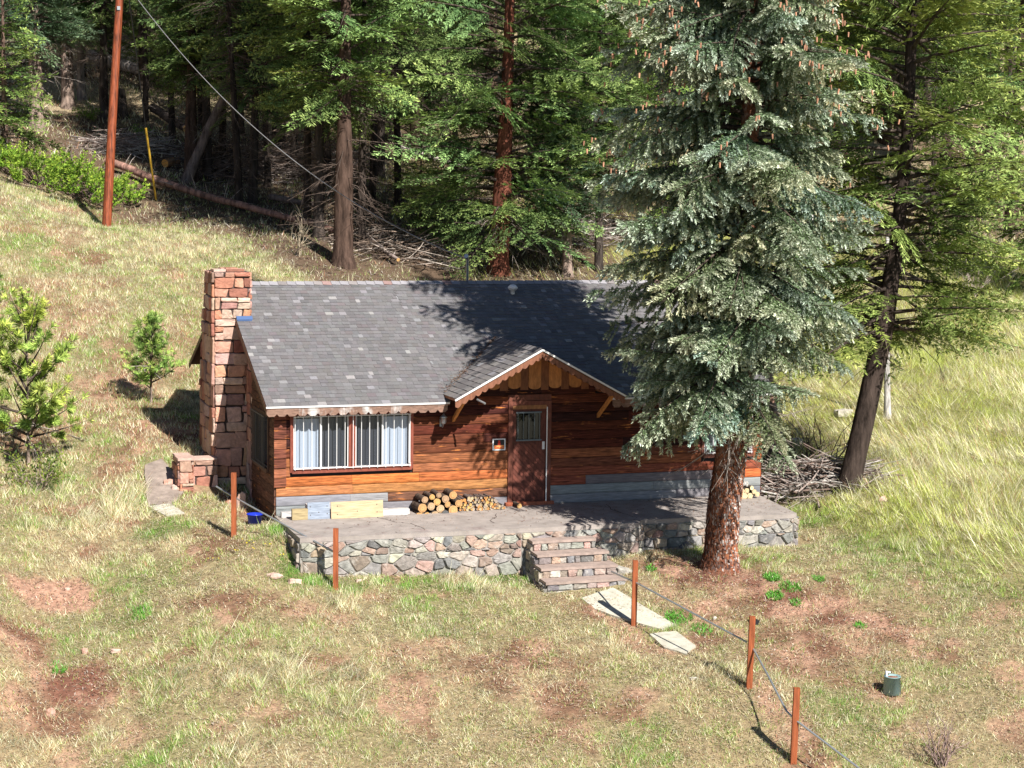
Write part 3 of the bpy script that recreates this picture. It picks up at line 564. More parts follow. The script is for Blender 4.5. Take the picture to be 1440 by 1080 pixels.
# boulders beside the right of the steps
def rock(name,c,sx,sy,sz,col,label,cat='rock',rz=0,group=None,M=None):
    ns=10;nr=6; mb=MB(); vs=[];sd=random.random()*100
    for i in range(nr+1):
        th=math.pi*i/nr
        for k in range(ns):
            ph=2*math.pi*k/ns; d=Vector((math.sin(th)*math.cos(ph),math.sin(th)*math.sin(ph),math.cos(th))); q=max(abs(d.x),abs(d.y),abs(d.z))
            f=lerp(1,1/q*.8,.6)*(1+.16*math.sin(3*d.x+sd)+.12*math.sin(5*d.y+2*sd)+.08*math.sin(7*d.z+sd)); vs.append((d.x*sx*f,d.y*sy*f,d.z*sz*f))
    mb.add(vs,[(i*ns+k,i*ns+(k+1)%ns,(i+1)*ns+(k+1)%ns,(i+1)*ns+k) for i in range(nr) for k in range(ns)],col)
    o=mb.build(name,M or M_stone,loc=c); o.rotation_euler=(random.uniform(-.2,.2),random.uniform(-.2,.2),rz); return tag(o,label,cat,group)
rock('rock',(6.12,-3.35,-.80),.2,.22,.12,GREY[1],'grey boulder against the right side of the third stone step')
rock('rock',(6.25,-3.75,-.98),.17,.16,.10,GREY[4],'dark boulder by the bottom right of the stone steps')
rock('rock',(6.55,-2.95,-.80),.16,.12,.08,GREY[2],'pink stone on the litter between the steps and the spruce')
# ============================================================ FIREWOOD AND BOARDS ON THE DECK
def logobj(name,p,r,L,endc,label,group,bark=(.10,.075,.06),ang=0,tilt=0,cat='log'):
    mb=MB(); n=12 if r>.05 else 8; a=Vector((0,0,0)); b=Vector((0,L,0)); k=r*random.uniform(.9,1.05)
    mb.tube([a+Vector((0,.004,0)),b],[r,k],n,bark,0,True,True,.07,1,endc)
    if r>.05: # heartwood rings
        for f,c in ((.72,.88),(.42,1.08),(.13,.7)): 
            q=[Vector((r*f*math.cos(2*math.pi*i/12),-.004-(.72-f)*.002,r*f*math.sin(2*math.pi*i/12))) for i in range(12)]; mb.add(q,[tuple(range(12))],tuple(x*c for x in endc),1)
    o=mb.build(name,[M_bark,M_logend],loc=p); o.rotation_euler=(tilt,0,ang); return tag(o,label,cat,group)
BIG=[(255,475,46),(342,468,40),(440,468,52),(290,380,53),(395,358,46),(320,278,40),(405,245,34),(485,225,33),(465,305,42),(505,385,47),(565,268,44),(590,335,36),(655,400,56),(655,222,45),(722,322,42)]
for i,(zx,zy,zr) in enumerate(BIG):
    p=aty(560+zx/8.47,670+zy/8.47,-.55); 
    logobj('log',p,zr/8.47/68,.46,jc(random.choice([(.46,.26,.11),(.42,.29,.17),(.50,.30,.11),(.34,.22,.13)]),.12),'round sawn log with pale cut end in the stack under the barred double window','thick round logs in the stack left of the door',ang=random.uniform(-.06,.06))
p=aty(560+565/8.47,670+455/8.47,-.6); logobj('log',p,.085,.46,(.10,.10,.10),'round log with a dark grey weathered cut end, bottom row of the thick stack',None)
k=0
for row in range(9):
    for j in range(17):
        zx=740+j*36+(row%2)*18+random.uniform(-6,6); zy=478-row*27+random.uniform(-5,5)-(zx-740)*.03; top=lerp(235,260,0)+max(0,(zx-1080)*.62)+max(0,(860-zx)*.5)
        if zy<top or zx>1270: continue
        if zy>478-(zx-740)*.03+4: continue
        p=aty(560+zx/8.47,670+zy/8.47,-.45+random.uniform(-.05,.03)); k+=1
        if p.z<.03: p.z=.035
        logobj('branch_log',p,random.uniform(.020,.037),random.uniform(.36,.44),jc(random.choice([(.46,.27,.09),(.42,.19,.06),(.38,.29,.17),(.22,.15,.10),(.30,.24,.19)]),.2),'thin cut branch in the pile of small firewood just left of the door','thin branch firewood beside the door',bark=(.14,.11,.10),ang=random.uniform(-.12,.12))
logobj('log',(5.0,-.42,.05),.05,.34,(.5,.3,.12),'lone small log lying on the deck at the door step end of the firewood',None)
for (zx,zy,zr) in [(425,345,30),(475,338,26),(450,390,32),(505,388,30),(395,398,28),(523,312,22),(545,348,24),(575,372,24),(350,350,28),(345,400,28)]:
    p=aty(980+zx/6.75,640+zy/6.75,-.5); logobj('log',p,zr/6.75/66,.42,jc((.60,.48,.28),.15),'pale split log in the small stack at the right end of the cabin front','logs stacked at the right end of the deck',ang=random.uniform(-.1,.1))
for i in range(3):
    p=aty(980+(425+i*28)/6.75,640+(262+6*i)/6.75,-.42); o=logobj('bark_slab',p,.06,.4,(.5,.48,.44),'grey bark slab lying on top of the small log stack at the right end','bark slabs on the right log stack',bark=(.45,.43,.42),ang=random.uniform(.5,1.1),cat='firewood')
def plank(pa,pb,y,th,col,label,lean=.12,M=None,cat='board',group=None,nails=False):
    A=aty(*pa,y);B=aty(*pb,y); mb=MB(); L=B.x-A.x; hgt=A.z-B.z; mb.box(0,L,0,th,0,hgt,col)
    if nails:
        for q in ((.12,.25),(.12,.75),(.88,.3),(.88,.75),(.5,.4)): mb.box(L*q[0]-.01,L*q[0]+.01,-.002,.0,hgt*q[1]-.01,hgt*q[1]+.01,(.08,.07,.06))
    o=mb.build('board' if cat=='board' else 'timber_block',M or M_sideg,loc=(A.x,y,max(.004,B.z))); o.rotation_euler=(-lean,0,0); return tag(o,label,cat,group)
plank((466,718),(539,738),-.66,.035,(.46,.36,.22),'pale yellow new board leaning in front of the grey boards, nearest the firewood',nails=True)
plank((433,714),(464,736),-.60,.035,(.24,.28,.35),'short blue-grey weathered board leaning left of the pale yellow board',nails=True)
plank((411,723),(433,737),-.60,.09,(.34,.27,.15),'small greenish-brown timber block left of the blue-grey board',0,cat='timber block')
plank((432,710),(532,716),-.40,.20,(.42,.40,.40),'long thin grey plank lying behind the leaning boards',0)
plank((538,722),(566,727),-.50,.12,(.40,.39,.38),'upper of two stacked grey planks left of the firewood',0)
plank((538,729),(576,735),-.55,.20,(.50,.49,.48),'lower of two stacked grey planks left of the firewood',0)
plank((396,724),(415,731),-.30,.10,(.45,.44,.44),'short grey board end lying at the left corner of the cabin',0)
# ============================================================ LEFT PIER, BUCKETS, SLABS
pier=MB(); gz=-.3
ashlar(pier,(-1.56,2.3,0),(1,0,0),(0,0,1),(0,-1,0),[(0,gz),(.30,gz),(.30,.86),(0,.86)],.26,.17,RED,gap=.008,dep=.04); ashlar(pier,(-1.56,2.3,0),(0,1,0),(0,0,1),(-1,0,0),[(0,gz),(.8,gz),(.8,.84),(0,.84)],.3,.25,RED,dep=.04)
ashlar(pier,(-1.26,2.75,0),(1,0,0),(0,0,1),(0,-1,0),[(0,gz),(.58,gz),(.58,.78),(0,.78)],.3,.3,RED,dep=.03)
pier.box(-1.55,-1.27,2.31,3.1,gz,.84,(1,1,1),1); pier.box(-1.27,-.70,2.76,3.1,gz,.76,(1,1,1),1); 
for q in ((-1.60,-1.23,2.24,2.7),(-1.58,-1.25,2.72,3.1),(-1.22,-.7,2.72,3.15)): pier.box(*q,.835 if q[0]<-1.3 else .76,.885 if q[0]<-1.3 else .80,jc(RED[3],.15))
tag(pier.build('stone_pier',[M_redstone,M_darkmortar]),'short red stone pier and low wall standing left of the chimney foot','stone pier')
def px_ground(px,py): return hit(px,py)
def slab(pix,label,th=.06,M=None,name='concrete_slab',cat='slab',kind=None,lift=.03):
    P=[hit(*p) for p in pix]; mb=MB(); fine=[]
    for i in range(len(P)):
        a,b=P[i],P[(i+1)%len(P)]
        for t in range(4): q=a.lerp(b,t/4); fine.append(Vector((q.x+random.uniform(-.015,.015),q.y+random.uniform(-.02,.02),q.z+lift-th)))
    c=sum(fine,Vector())/len(fine)
    n=Vector((0,0,0))
    for i in range(len(fine)): n+=(fine[i]-c).cross(fine[(i+1)%len(fine)]-c)
    n.normalize(); n=n if n.z>0 else -n
    fine=[Vector((q.x,q.y,c.z-((q.x-c.x)*n.x+(q.y-c.y)*n.y)/n.z)) for q in fine]
    mb.prism(fine,n,th); return tag(mb.build(name,M or M_slab),label,cat,None,kind)
slab([(818,842),(862,829),(950,880),(932,887),(880,874),(836,857)],'long pale concrete slab leading away from the foot of the stone steps')
slab([(208,714),(240,709),(260,723),(235,727)],'pale broken concrete slab at the near end of the left side path')
slab([(912,895),(950,890),(978,912),(965,922),(935,914)],'grey half-buried concrete slab below the long pale slab',lift=.05)
slab([(203,655),(228,645),(262,690),(243,711),(207,712)],None,M=mat('path_concrete',(.26,.21,.18),.9,nscale=5,namt=.35,bump=.4,second=(.45,.32,.27),s2scale=6,s2thr=(.62,.7)),name='side_path',cat=None,kind='structure',lift=.03)
def bucket(name,px,py,r0,r1,hh,M,label,extra=None):
    p=hit(px,py); mb=MB(); mb.lathe((0,0,0),[(0,0),(r0,0),(r1,hh),(r1+.012,hh),(r1+.012,hh-.015),(r1-.008,hh),(r0-.008,.02),(0,.02)],20); 
    root=thing(name,label,name.split('_')[-1],p); mb.build('body',M,root)
    if extra: extra(root,r1,hh)
    return root
p=hit(358,737); 
bk=MB(); bk.lathe((0,0,0),[(0,0),(.12,0),(.155,.24),(.168,.24),(.168,.225),(.148,.235),(.11,.02),(0,.02)],20); bk.box(-.17,.17,-.006,.006,.2,.215) if False else None
tag(bk.build('bucket',M_blue,loc=(-.40,.12,h(-.40,.12)-.02)),'blue plastic bucket on the ground at the front left corner of the cabin','bucket')
def potx(root,r,hh):
    m_=MB(); m_.lathe((0,0,0),[(r-.01,hh-.03),(0,hh-.015)],16,(.28,.13,.09)); m_.build('soil',M_ground,root)
    m_=MB(); m_.tube([(-r*.9,-.02,hh),(-r*.5,r*.7,hh+.05),(r*.1,r*.8,hh+.03)],.02,6,(.7,.68,.62)); m_.build('pale_rag',M_curt,root)
bucket('plastic_pot',1254,975,.155,.13,.30,M_pot,'upturned grey-green plastic pot alone on the grass at lower right',potx)
# red stones and rocks
for (px,py,sx,sz,ci,lab) in [(338,716,.13,.24,3,'upright pink flagstone beside the left handrail post'),(322,708,.09,.07,0,'small red stone behind the upright pink flagstone'),(236,683,.10,.12,1,'pointed pale stone leaning by the foot of the red pier'),(246,690,.08,.09,3,'rounded tan stone right of the pointed stone by the pier'),(258,692,.10,.05,4,'flat orange stone in front of the red pier'),
   (388,812,.16,.06,3,'flat pink stone in the grass left of the terrace corner'),(415,820,.13,.07,3,'pink stone just right of the flat stone below the terrace corner'),(120,918,.07,.06,1,'small tan stone in the grass near the left dirt patch'),(163,917,.09,.05,3,'small pink stone near the left dirt patch'),(70,1005,.09,.08,1,'tan stone at the lower left edge of the dirt patch'),
   (95,830,.05,.04,3,'tiny pale stone on the upper left dirt patch'),(1241,705,.11,.08,3,'small pale stone in the grass past the brush pile'),(1120,625,.22,.13,6,'grey boulder in the gully right of the cabin'),(1185,585,.25,.16,6,'grey boulder beside the leaning fir'),(975,955,.08,.03,6,'small white stone in the lawn left of the rail path'),(1005,870,.05,.03,6,'tiny white stone on the litter below the spruce'),(505,818,.06,.04,3,'small pink stone at the wall foot right of the second handrail post')]:
    q=hit(px,py); rock('rock',q+Vector((0,0,sz*.4)),sx,sx*.7 if sz<.2 else .04,sz,RED[ci] if ci<5 else GREY[6],lab,rz=random.uniform(-.3,.3))
# ============================================================ HANDRAILS
def postobj(parent,base,ht,lean=(0,0),cap=False,label=None):
    mb=MB(); b=base-Vector((0,0,.25)); t=base+Vector((lean[0],lean[1],ht)); mb.bar(b,t,.095,.095,up=(math.sin(.3),math.cos(.3),0)); o=mb.build('post',M_post,parent)
    if label: tag(o,label)
    return t
def rail(parent,pts,r=.017,name='rail_pipe'): mb=MB(); mb.tube(pts,r,8); return mb.build(name,M_galv,parent)
def phit(px,py,dx=None): return hit(px,py)
lr=thing('handrail','left handrail of two stained wooden posts and one galvanised pipe sloping to the terrace corner','handrail',hit(329,752))
lr.location=(0,0,0)
b1,b2=hit(329,753),hit(472,829); 
dpt=lambda p:(p-CAM).dot(_F)
h1=89*dpt(b1)/F_PX; h2=87*dpt(b2)/F_PX
postobj(lr,b1,h1); postobj(lr,b2,h2)
d1,d2=dpt(b1),dpt(b2)
rail(lr,[at(304,684,d1+.45),at(329,699,d1+.06),at(400,738,(d1+d2)/2+.05),at(468,775,d2+.06)])
rr=thing('handrail','right handrail of three stained posts with a bent galvanised pipe going down the lawn','handrail')
B=[hit(891,880),hit(1053,968),hit(1115,1074)]; Hh=[93,103,109]; Tp=[]
for i,(b,hp) in enumerate(zip(B,Hh)): postobj(rr,b,hp*dpt(b)/F_PX,lean=(.03,0) if i else (.01,0))
D=[dpt(b) for b in B]
rail(rr,[at(860,804,D[0]+.9),at(889,817,D[0]+.07)]); rail(rr,[at(892,818,D[0]-.07),at(1050,903,D[1]+.07)])
rail(rr,[at(1058,910,D[1]-.06),at(1080,950,lerp(D[1],D[2],.35)),at(1106,1000,D[2]+.12),at(1114,1008,D[2]+.07)]); rail(rr,[at(1118,1012,D[2]-.07),at(1210,1082,D[2]-.9),at(1330,1180,D[2]-2)])
mb=MB(); q=at(1060,874,D[1]-.03); mb.box(q.x-.085,q.x+.075,q.y-.07,q.y+.07,q.z-.01,q.z+.025); mb.box(q.x-.06,q.x+.05,q.y-.08,q.y-.03,q.z-.04,q.z-.01); mb.build('post_lamp',M_blackm,rr)
# ============================================================ UTILITY POLE, LINE, GUY
b=hit(149,319,45,75); dp=dpt(b); t=at(168,0,dp); t2=b+(t-b)*1.35
root=thing('utility_pole','tall reddish-brown wooden utility pole standing on the grassy slope','utility pole',b)
mb=MB(); V0=t2-b; mb.tube([Vector((0,0,-.3)),V0*.35,V0*.7,V0],[.155,.14,.125,.115],14); mb.build('pole',M_pole,root)
mb=MB(); q=at(166,12,dp)-b; mb.box(q.x-.05,q.x+.05,q.y-.17,q.y-.12,q.z-.06,q.z+.06); mb.build('bracket',M_galv,root)
top=at(168.8,-14,dp); A=at(186,0,dp); g0=hit(220,281,45,75); dd=dpt(g0)
gy=thing('guy_wire','black guy wire with a yellow plastic guard right of the utility pole','guy wire',g0)
st0=at(179,-20,dp); mid=at(205,180,lerp(dp,dd,.7)); mb=MB(); mb.tube([st0-g0,mid-g0],.022,6,(.03,.03,.03)); mb.build('wire',M_blackm,gy)
mb=MB(); mb.tube([mid-g0,Vector((0,0,-.1))],.038,8); mb.build('guard',M_yellow,gy)
a=at(176,-25,dp); pts=[]
for i in range(41):
    t_=i/40; p=a.lerp(MAST,t_); p.z-=4*1.15*t_*(1-t_); pts.append(p)
mb=MB(); mb.tube(pts,.013,5,(.3,.3,.3)); tag(mb.build('service_cable',mat('cable_grey',(.22,.22,.23),.5)),'thin grey power cable sagging from the utility pole to the cabin roof mast','cable')
# ============================================================ GROUND
def pr(px,py): p=hit(px,py); return p.x,p.y
# patches of bare reddish soil / litter: (px,py,rx,ry,strength) in metres on the ground
DIRT=[(60,835,1.0,.55,1),(30,900,.9,.6,.9),(110,965,1.3,.6,1),(60,1010,.8,.4,.8),(320,845,1.3,.28,.75),(420,858,.8,.2,.7),(740,925,1.2,.5,.8),(700,965,.7,.3,.8),(800,985,.8,.6,.75),(880,1000,.8,.6,.75),(620,905,.5,.25,.7),(540,842,.5,.2,.7),
 (565,920,.6,.3,.6),(830,858,.9,.3,.9),(960,800,1.9,1.0,1),(1060,835,2.5,1.1,1),(1170,860,1.8,1.0,.95),(1160,925,1.3,.8,.85),(1100,900,1.2,.8,.7),(1230,880,.7,.35,.7),(1330,912,.5,.25,.8),(1000,900,.35,.7,.8),(1080,980,.35,1.2,.8),(1130,1050,.4,1.2,.8),(1240,965,.45,.35,.8),
 (150,545,1.6,2.2,.8),(230,600,1.8,1.4,.85),(60,430,2.4,2,.65),(250,500,1.4,2.0,.6),(330,430,1,1.2,.5),(90,330,2,2,.4),(60,600,1.2,1,.6),(40,160,3,3,.6),(150,640,.6,.5,.6),(265,690,.5,.4,.7),(305,1020,.4,.2,.6),(180,1040,.5,.3,.5),(480,870,.6,.25,.6),(1300,1040,.6,.3,.4),(1100,560,2.5,2,.5),(1130,620,1.5,1.5,.5),(690,935,1.6,.7,.5),(1180,940,.5,.4,.6)]
GREEN=[(470,818,1.3,.35,1),(600,822,1.6,.3,.8),(700,812,.9,.3,1),(420,790,.4,.6,.9),(240,745,.7,.5,.9),(390,748,.4,.35,1),(200,700,.6,.4,.5),(70,730,1.0,.4,.4),(150,800,1.2,.4,.3),(640,860,2.2,.8,.35),(400,900,1.5,.5,.35),(960,880,.5,.35,.8),(1090,830,.35,.2,.9),(1110,850,.3,.2,.9),
 (1150,720,1.4,.5,.8),(1230,770,1.6,.8,.6),(1300,800,1.5,1,.5),(1400,850,1.5,1,.4),(1290,930,1,.6,.4),(230,650,1,.5,.6),(120,640,1.4,1.0,.5),(330,350,3,2,.35),(500,1050,1.4,.5,.3),(250,930,1.2,.5,.35),(1180,1040,1,.6,.35),(870,890,1.2,.4,.35)]
TALL=[(150,720,1.1,.8,1),(190,690,.8,.7,1),(60,660,1.2,.7,.7),(260,960,.8,.4,1),(400,950,1.3,.45,.8),(470,1000,.8,.4,.8),(330,1050,1.0,.4,.6),(60,1060,1,.4,.6),(500,950,.5,.3,.9),(30,720,.9,.6,.7),(1390,700,2,2.5,.6),(1300,650,1.6,3,.8),(320,900,.9,.3,.5)]
def _pl(L): return [(*pr(a,b),c,d,e) for a,b,c,d,e in L]
DIRT,GREEN,TALL=_pl(DIRT),_pl(GREEN),_pl(TALL)
_cy,_sy=math.cos(YAW),math.sin(YAW)
def patches(L,x,y,wob=.5):
    out=np.zeros_like(x); wx=(fbm(x,y,.8,4,11)-.5)*wob*3.4; wy=(fbm(x,y,.8,4,23)-.5)*wob*3.4
    for (cx,cy,rx,ry,s) in L:
        dx=x-cx;dy=y-cy; u=(dx*_cy-dy*_sy)/rx+wx; v=(dx*_sy+dy*_cy)/(ry*1.6)+wy
        out=np.maximum(out,s*(1-sstep(.35,1.1,np.sqrt(u*u+v*v))))
    return out*sstep(.30,.52,fbm(x,y,.30,3,77)+.28*out)
def depth(x,y): return (x-CX)*_sy+(y-CY)*_cy
def meadow(x,y): return sstep(10.6,12.2,x+ (y+2)*.05)*sstep(-9,-3,y+ (x-11)*.25)
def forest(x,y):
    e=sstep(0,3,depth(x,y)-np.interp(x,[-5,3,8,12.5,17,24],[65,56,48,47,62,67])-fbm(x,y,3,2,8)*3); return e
def cover(x,y):
    n1=fbm(x,y,1.1,4,1); n2=fbm(x,y,.35,3,2); n3=fbm(x,y,4,3,3)
    d=patches(DIRT,x,y); d=np.maximum(d,.75*sstep(.60,.72,n1)*(1-meadow(x,y))); g=np.maximum(patches(GREEN,x,y),sstep(.5,.75,fbm(x,y,1.7,4,6))*.55); t=patches(TALL,x,y); t=np.maximum(t,.5*sstep(.62,.75,fbm(x,y,1.4,3,9)))
    m=meadow(x,y); f=forest(x,y); d=d*(1-m*.7)
    return d,g,t,m,f,n1,n2
def mixc(a,b,t): return a+(b-a)*np.asarray(t)[...,None]
def gcolor(x,y):
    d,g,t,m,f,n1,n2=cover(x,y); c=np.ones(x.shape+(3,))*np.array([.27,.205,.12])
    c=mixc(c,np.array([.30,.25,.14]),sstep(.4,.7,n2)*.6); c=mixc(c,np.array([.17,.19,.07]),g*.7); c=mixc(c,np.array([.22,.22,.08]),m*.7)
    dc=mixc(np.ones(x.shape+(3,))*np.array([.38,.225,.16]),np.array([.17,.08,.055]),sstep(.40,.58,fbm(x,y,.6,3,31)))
    c=mixc(c,dc,d); fc=mixc(np.ones(x.shape+(3,))*np.array([.115,.078,.055]),np.array([.42,.34,.22]),sstep(.50,.62,fbm(x,y,5,3,15))*sstep(66,78,depth(x,y))); c=mixc(c,fc,f*.95); return c  # brown litter floor, its colour darkened to carry the tree shade
def axis(lo,hi,step,far0,far1,gr=1.10):
    a=list(np.arange(lo,hi+1e-6,step)); s=step; v=hi
    while v<far1: s*=gr; v+=s; a.append(v)
    s=step; v=lo
    while v>far0: s*=gr; v-=s; a.insert(0,v)
    return np.array(a)
ax=axis(-8,15,.11,-260,320,1.07); ay=axis(-14,8,.13,-200,420,1.05)
GX,GY=np.meshgrid(ax,ay); GZ=H(GX.ravel(),GY.ravel()).reshape(GX.shape)
dd_,g_,t_,m_,f_,_,_=cover(GX.ravel(),GY.ravel()); near=(GX.ravel()>-9)&(GX.ravel()<16)&(GY.ravel()<9)
GZ=GZ.ravel()+np.where(near,(fbm(GX.ravel(),GY.ravel(),.28,2,40)-.5)*.05*(1+dd_),0)
nx,ny=len(ax),len(ay); idx=np.arange(nx*ny).reshape(ny,nx); Fq=np.stack([idx[:-1,:-1],idx[:-1,1:],idx[1:,1:],idx[1:,:-1]],-1).reshape(-1,4)
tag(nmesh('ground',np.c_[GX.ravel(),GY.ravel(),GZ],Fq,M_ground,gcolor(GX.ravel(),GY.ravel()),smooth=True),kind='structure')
# ============================================================ GRASS
MR=np.array(_R);MU=np.array(_U);MF=np.array(_F);MC=np.array(CAM)
def inview(x,y,z,mg=.03):
    P=np.c_[x,y,z]-MC; dz=P@MF; u=.5+F_PX*(P@MR)/dz/1440; v=.5-F_PX*(P@MU)/dz/1080; return (u>-mg)&(u<1+mg)&(v>-mg)&(v<1+mg*1.5)&(dz>5)
def offhouse(x,y):
    return ~(((x>-.0)&(x<10.7)&(y>-.1)&(y<9))|((x>-.03)&(x<10.6)&(y>-2.52)&(y<0))|((x>4.3)&(x<5.95)&(y>-4.0)&(y<-2.4))|((x>-.72)&(x<0)&(y>3)&(y<5))|((x>-1.6)&(x<-.7)&(y>2.25)&(y<3.15)))
SLABS=[[(818,842),(862,829),(950,880),(932,887),(880,874),(836,857)],[(208,714),(240,709),(260,723),(235,727)],[(203,655),(228,645),(262,690),(243,711),(207,712)],[(912,895),(950,890),(978,912),(965,922),(935,914)]]
SLABS=[[pr(*p) for p in s] for s in SLABS]
def inpoly(x,y,P):
    r=np.zeros(x.shape,bool); n=len(P)
    for i in range(n):
        (x0,y0),(x1,y1)=P[i],P[(i+1)%n]; c=((y0>y)!=(y1>y))&(x<(x1-x0)*(y-y0)/(y1-y0+1e-12)+x0); r^=c
    return r
def blades(x,y,ln,wd,lean,ldir,col,up=1.0,seg2=False):
    n=len(x); z=H(x,y)-.01; a=rng.random(n)*6.283; wx,wy=np.cos(a)*wd/2,np.sin(a)*wd/2
    la=ldir+rng.normal(0,.9,n); lx,ly=np.cos(la)*lean*ln,np.sin(la)*lean*ln; hz=ln*np.sqrt(np.clip(1-lean**2,.05,1))*up
    V=np.empty((n,3,3)); V[:,0]=np.c_[x-wx,y-wy,z]; V[:,1]=np.c_[x+wx,y+wy,z]; V[:,2]=np.c_[x+lx,y+ly,z+hz]
    return V.reshape(-1,3),np.repeat(col,3,axis=0)
STRAW=np.array([.56,.53,.32]);PALE=np.array([.78,.75,.60]);GR1=np.array([.29,.40,.12]);GR2=np.array([.15,.33,.06]);BRN=np.array([.33,.19,.12]);YG=np.array([.54,.55,.15])
def zone(n,x0,x1,y0,y1,base_len,wd,label,kindf):
    x=rng.uniform(x0,x1,n); y=rng.uniform(y0,y1,n); z=H(x,y); k=inview(x,y,z)&offhouse(x,y); 
    for s in SLABS: k&=~inpoly(x,y,s)
    x,y=x[k],y[k]; d,g,t,m,f,n1,n2=cover(x,y); n=len(x)
    dens,ln,lean,ldir,pg=kindf(x,y,d,g,t,m,f); pg=np.clip(pg+.55*(fbm(x,y,1.2,3,61)-.5)*2,0,1); k=rng.random(n)<dens
    x,y,g,t,m,f,ln,lean,pg,d,n1=[q[k] for q in (x,y,g,t,m,f,ln,lean,pg,d,n1)]; n=len(x); ldir=ldir if np.isscalar(ldir) else ldir[k]
    r=rng.random(n); c=mixc(np.tile(STRAW,(n,1)),PALE,rng.random(n)**1.5); c=np.where((r<.16+.3*d)[:,None],BRN*(1+.5*rng.random(n))[:,None],c)
    isg=rng.random(n)<pg; gc=mixc(np.tile(GR1,(n,1)),GR2,np.clip(g*1.1+rng.random(n)*.5-.25,0,1)); gc=mixc(gc,YG,np.clip(m*.6+rng.random(n)*.5-.2,0,1)); c=np.where(isg[:,None],gc,c)
    cl=fbm(x,y,.22,2,60); c*=1.1*(rng.uniform(.75,1.2,n)*(.72+.56*sstep(.3,.7,cl)))[:,None]; ln=ln*(.6+.9*sstep(.35,.7,cl))*rng.uniform(.5,1.25,n)*np.where(isg,.8,1)
    V,Cc=blades(x,y,ln*base_len,wd*(.7+.6*rng.random(n)),np.clip(lean*rng.uniform(.5,1.3,n),0,.97),ldir,c)
    o=nmesh(label,V,np.arange(len(V)).reshape(-1,3),M_grass,Cc); print(label,n); return o
def kl(x,y,d,g,t,m,f): return np.clip(1-.9*d,.06,1)*(.6+.4*g+.3*t)*(.35+.65*sstep(.3,.55,fbm(x,y,.25,2,62))),1+g*.35+t*1.2,np.full(x.shape,.60)-g*.2, -1.9,.36+.55*g-.2*t
LW='short mixed straw and green grass covering the lawn in front of the cabin'
tag(zone(1000000,-8,12.5,-14.5,1.5,.085,.012,'lawn_grass',kl),LW,'grass',kind='stuff')
def kt(x,y,d,g,t,m,f): return sstep(.2,.8,t)*sstep(.3,.6,fbm(x,y,.35,2,52))*(1-.8*d)*(1-m),1+0*t,np.full(x.shape,.72),-1.3+.6*fbm(x,y,.8,2,50),.10+0*t
tag(zone(230000,-8,11,-14,3,.34,.011,'dry_grass',kt),'tall pale dry grass tufts in the foreground and beside the left path','dry grass',kind='stuff')
def kh(x,y,d,g,t,m,f): return (1-f*.9)*(1-.6*d)*(1-m),1+t*.6,np.full(x.shape,.55),-1.7,.38+.35*g-.2*d
tag(zone(620000,-9,9,1.2,34,.115,.018,'hillside_grass',kh),'straw and green grass on the slope behind and left of the cabin','grass',kind='stuff')
def km(x,y,d,g,t,m,f): return np.maximum(m,sstep(10,20,y)*(x>10))*(1-.5*d)*(1-.85*f)*(.5+.5*fbm(x,y,.9,3,70)+.2),.8+t*.5+.5*fbm(x,y,2,2,71),.55+.55*fbm(x,y,3,2,72),2.2+3.2*fbm(x,y,2.2,2,73),.55+.25*g-.2*t
tag(zone(1000000,9.5,42,-9,40,.31,.014,'meadow_grass',km),'long wind-combed yellow-green grass on the bank right of the cabin','grass',kind='stuff')
def kf(x,y,d,g,t,m,f): return f*.8*(.12+.88*sstep(62,76,depth(x,y))),1+0*t,np.full(x.shape,.7),-1.7,.12+.25*g
tag(zone(240000,-14,60,18,75,.22,.035,'forest_floor_grass',kf),'sparse dry grass on the forest floor behind the cabin','grass',kind='stuff')
# low green weeds on the litter under the spruce
def weeds(L,label):
    P=[];
    for (px,py,r,n) in L:
        cx,cy=pr(px,py); a=rng.random(n)*6.28; q=np.sqrt(rng.random(n))*r; P.append(np.c_[cx+np.cos(a)*q,cy+np.sin(a)*q*1.3])
    P=np.concatenate(P); n=len(P); c=np.tile([.13,.36,.05],(n,1))*rng.uniform(.7,1.3,n)[:,None]; V,C_=blades(P[:,0],P[:,1],rng.uniform(.05,.12,n),np.full(n,.03),rng.uniform(.4,.9,n),rng.random(n)*6.28,c)
    return tag(nmesh('weeds',V,np.arange(len(V)).reshape(-1,3),M_grass,C_),label,'weeds',kind='stuff')
weeds([(1086,812,.16,260),(1110,826,.2,320),(1150,815,.12,160),(1090,838,.16,200),(1120,848,.1,120),(1210,880,.1,90),(955,870,.25,420),(985,885,.2,200),(915,800,.1,90),(80,940,.15,120),(200,862,.2,200)],'bright green low weeds in clumps on bare soil near the spruce')
# dandelions
c=MB()
for (px,py) in [(375,770),(349,764),(352,769),(330,778),(362,776),(395,786),(300,790)]:
    q=hit(px,py); 
    for _ in range(3): u=q+Vector((random.uniform(-.1,.1),random.uniform(-.1,.1),.07)); c.lathe(u,[(0,0),(.02,.005),(0,.012)],7,(.75,.6,.02))
tag(c.build('dandelions',M_leaf),'yellow dandelions dotted in the grass left of the terrace','flowers',kind='stuff')
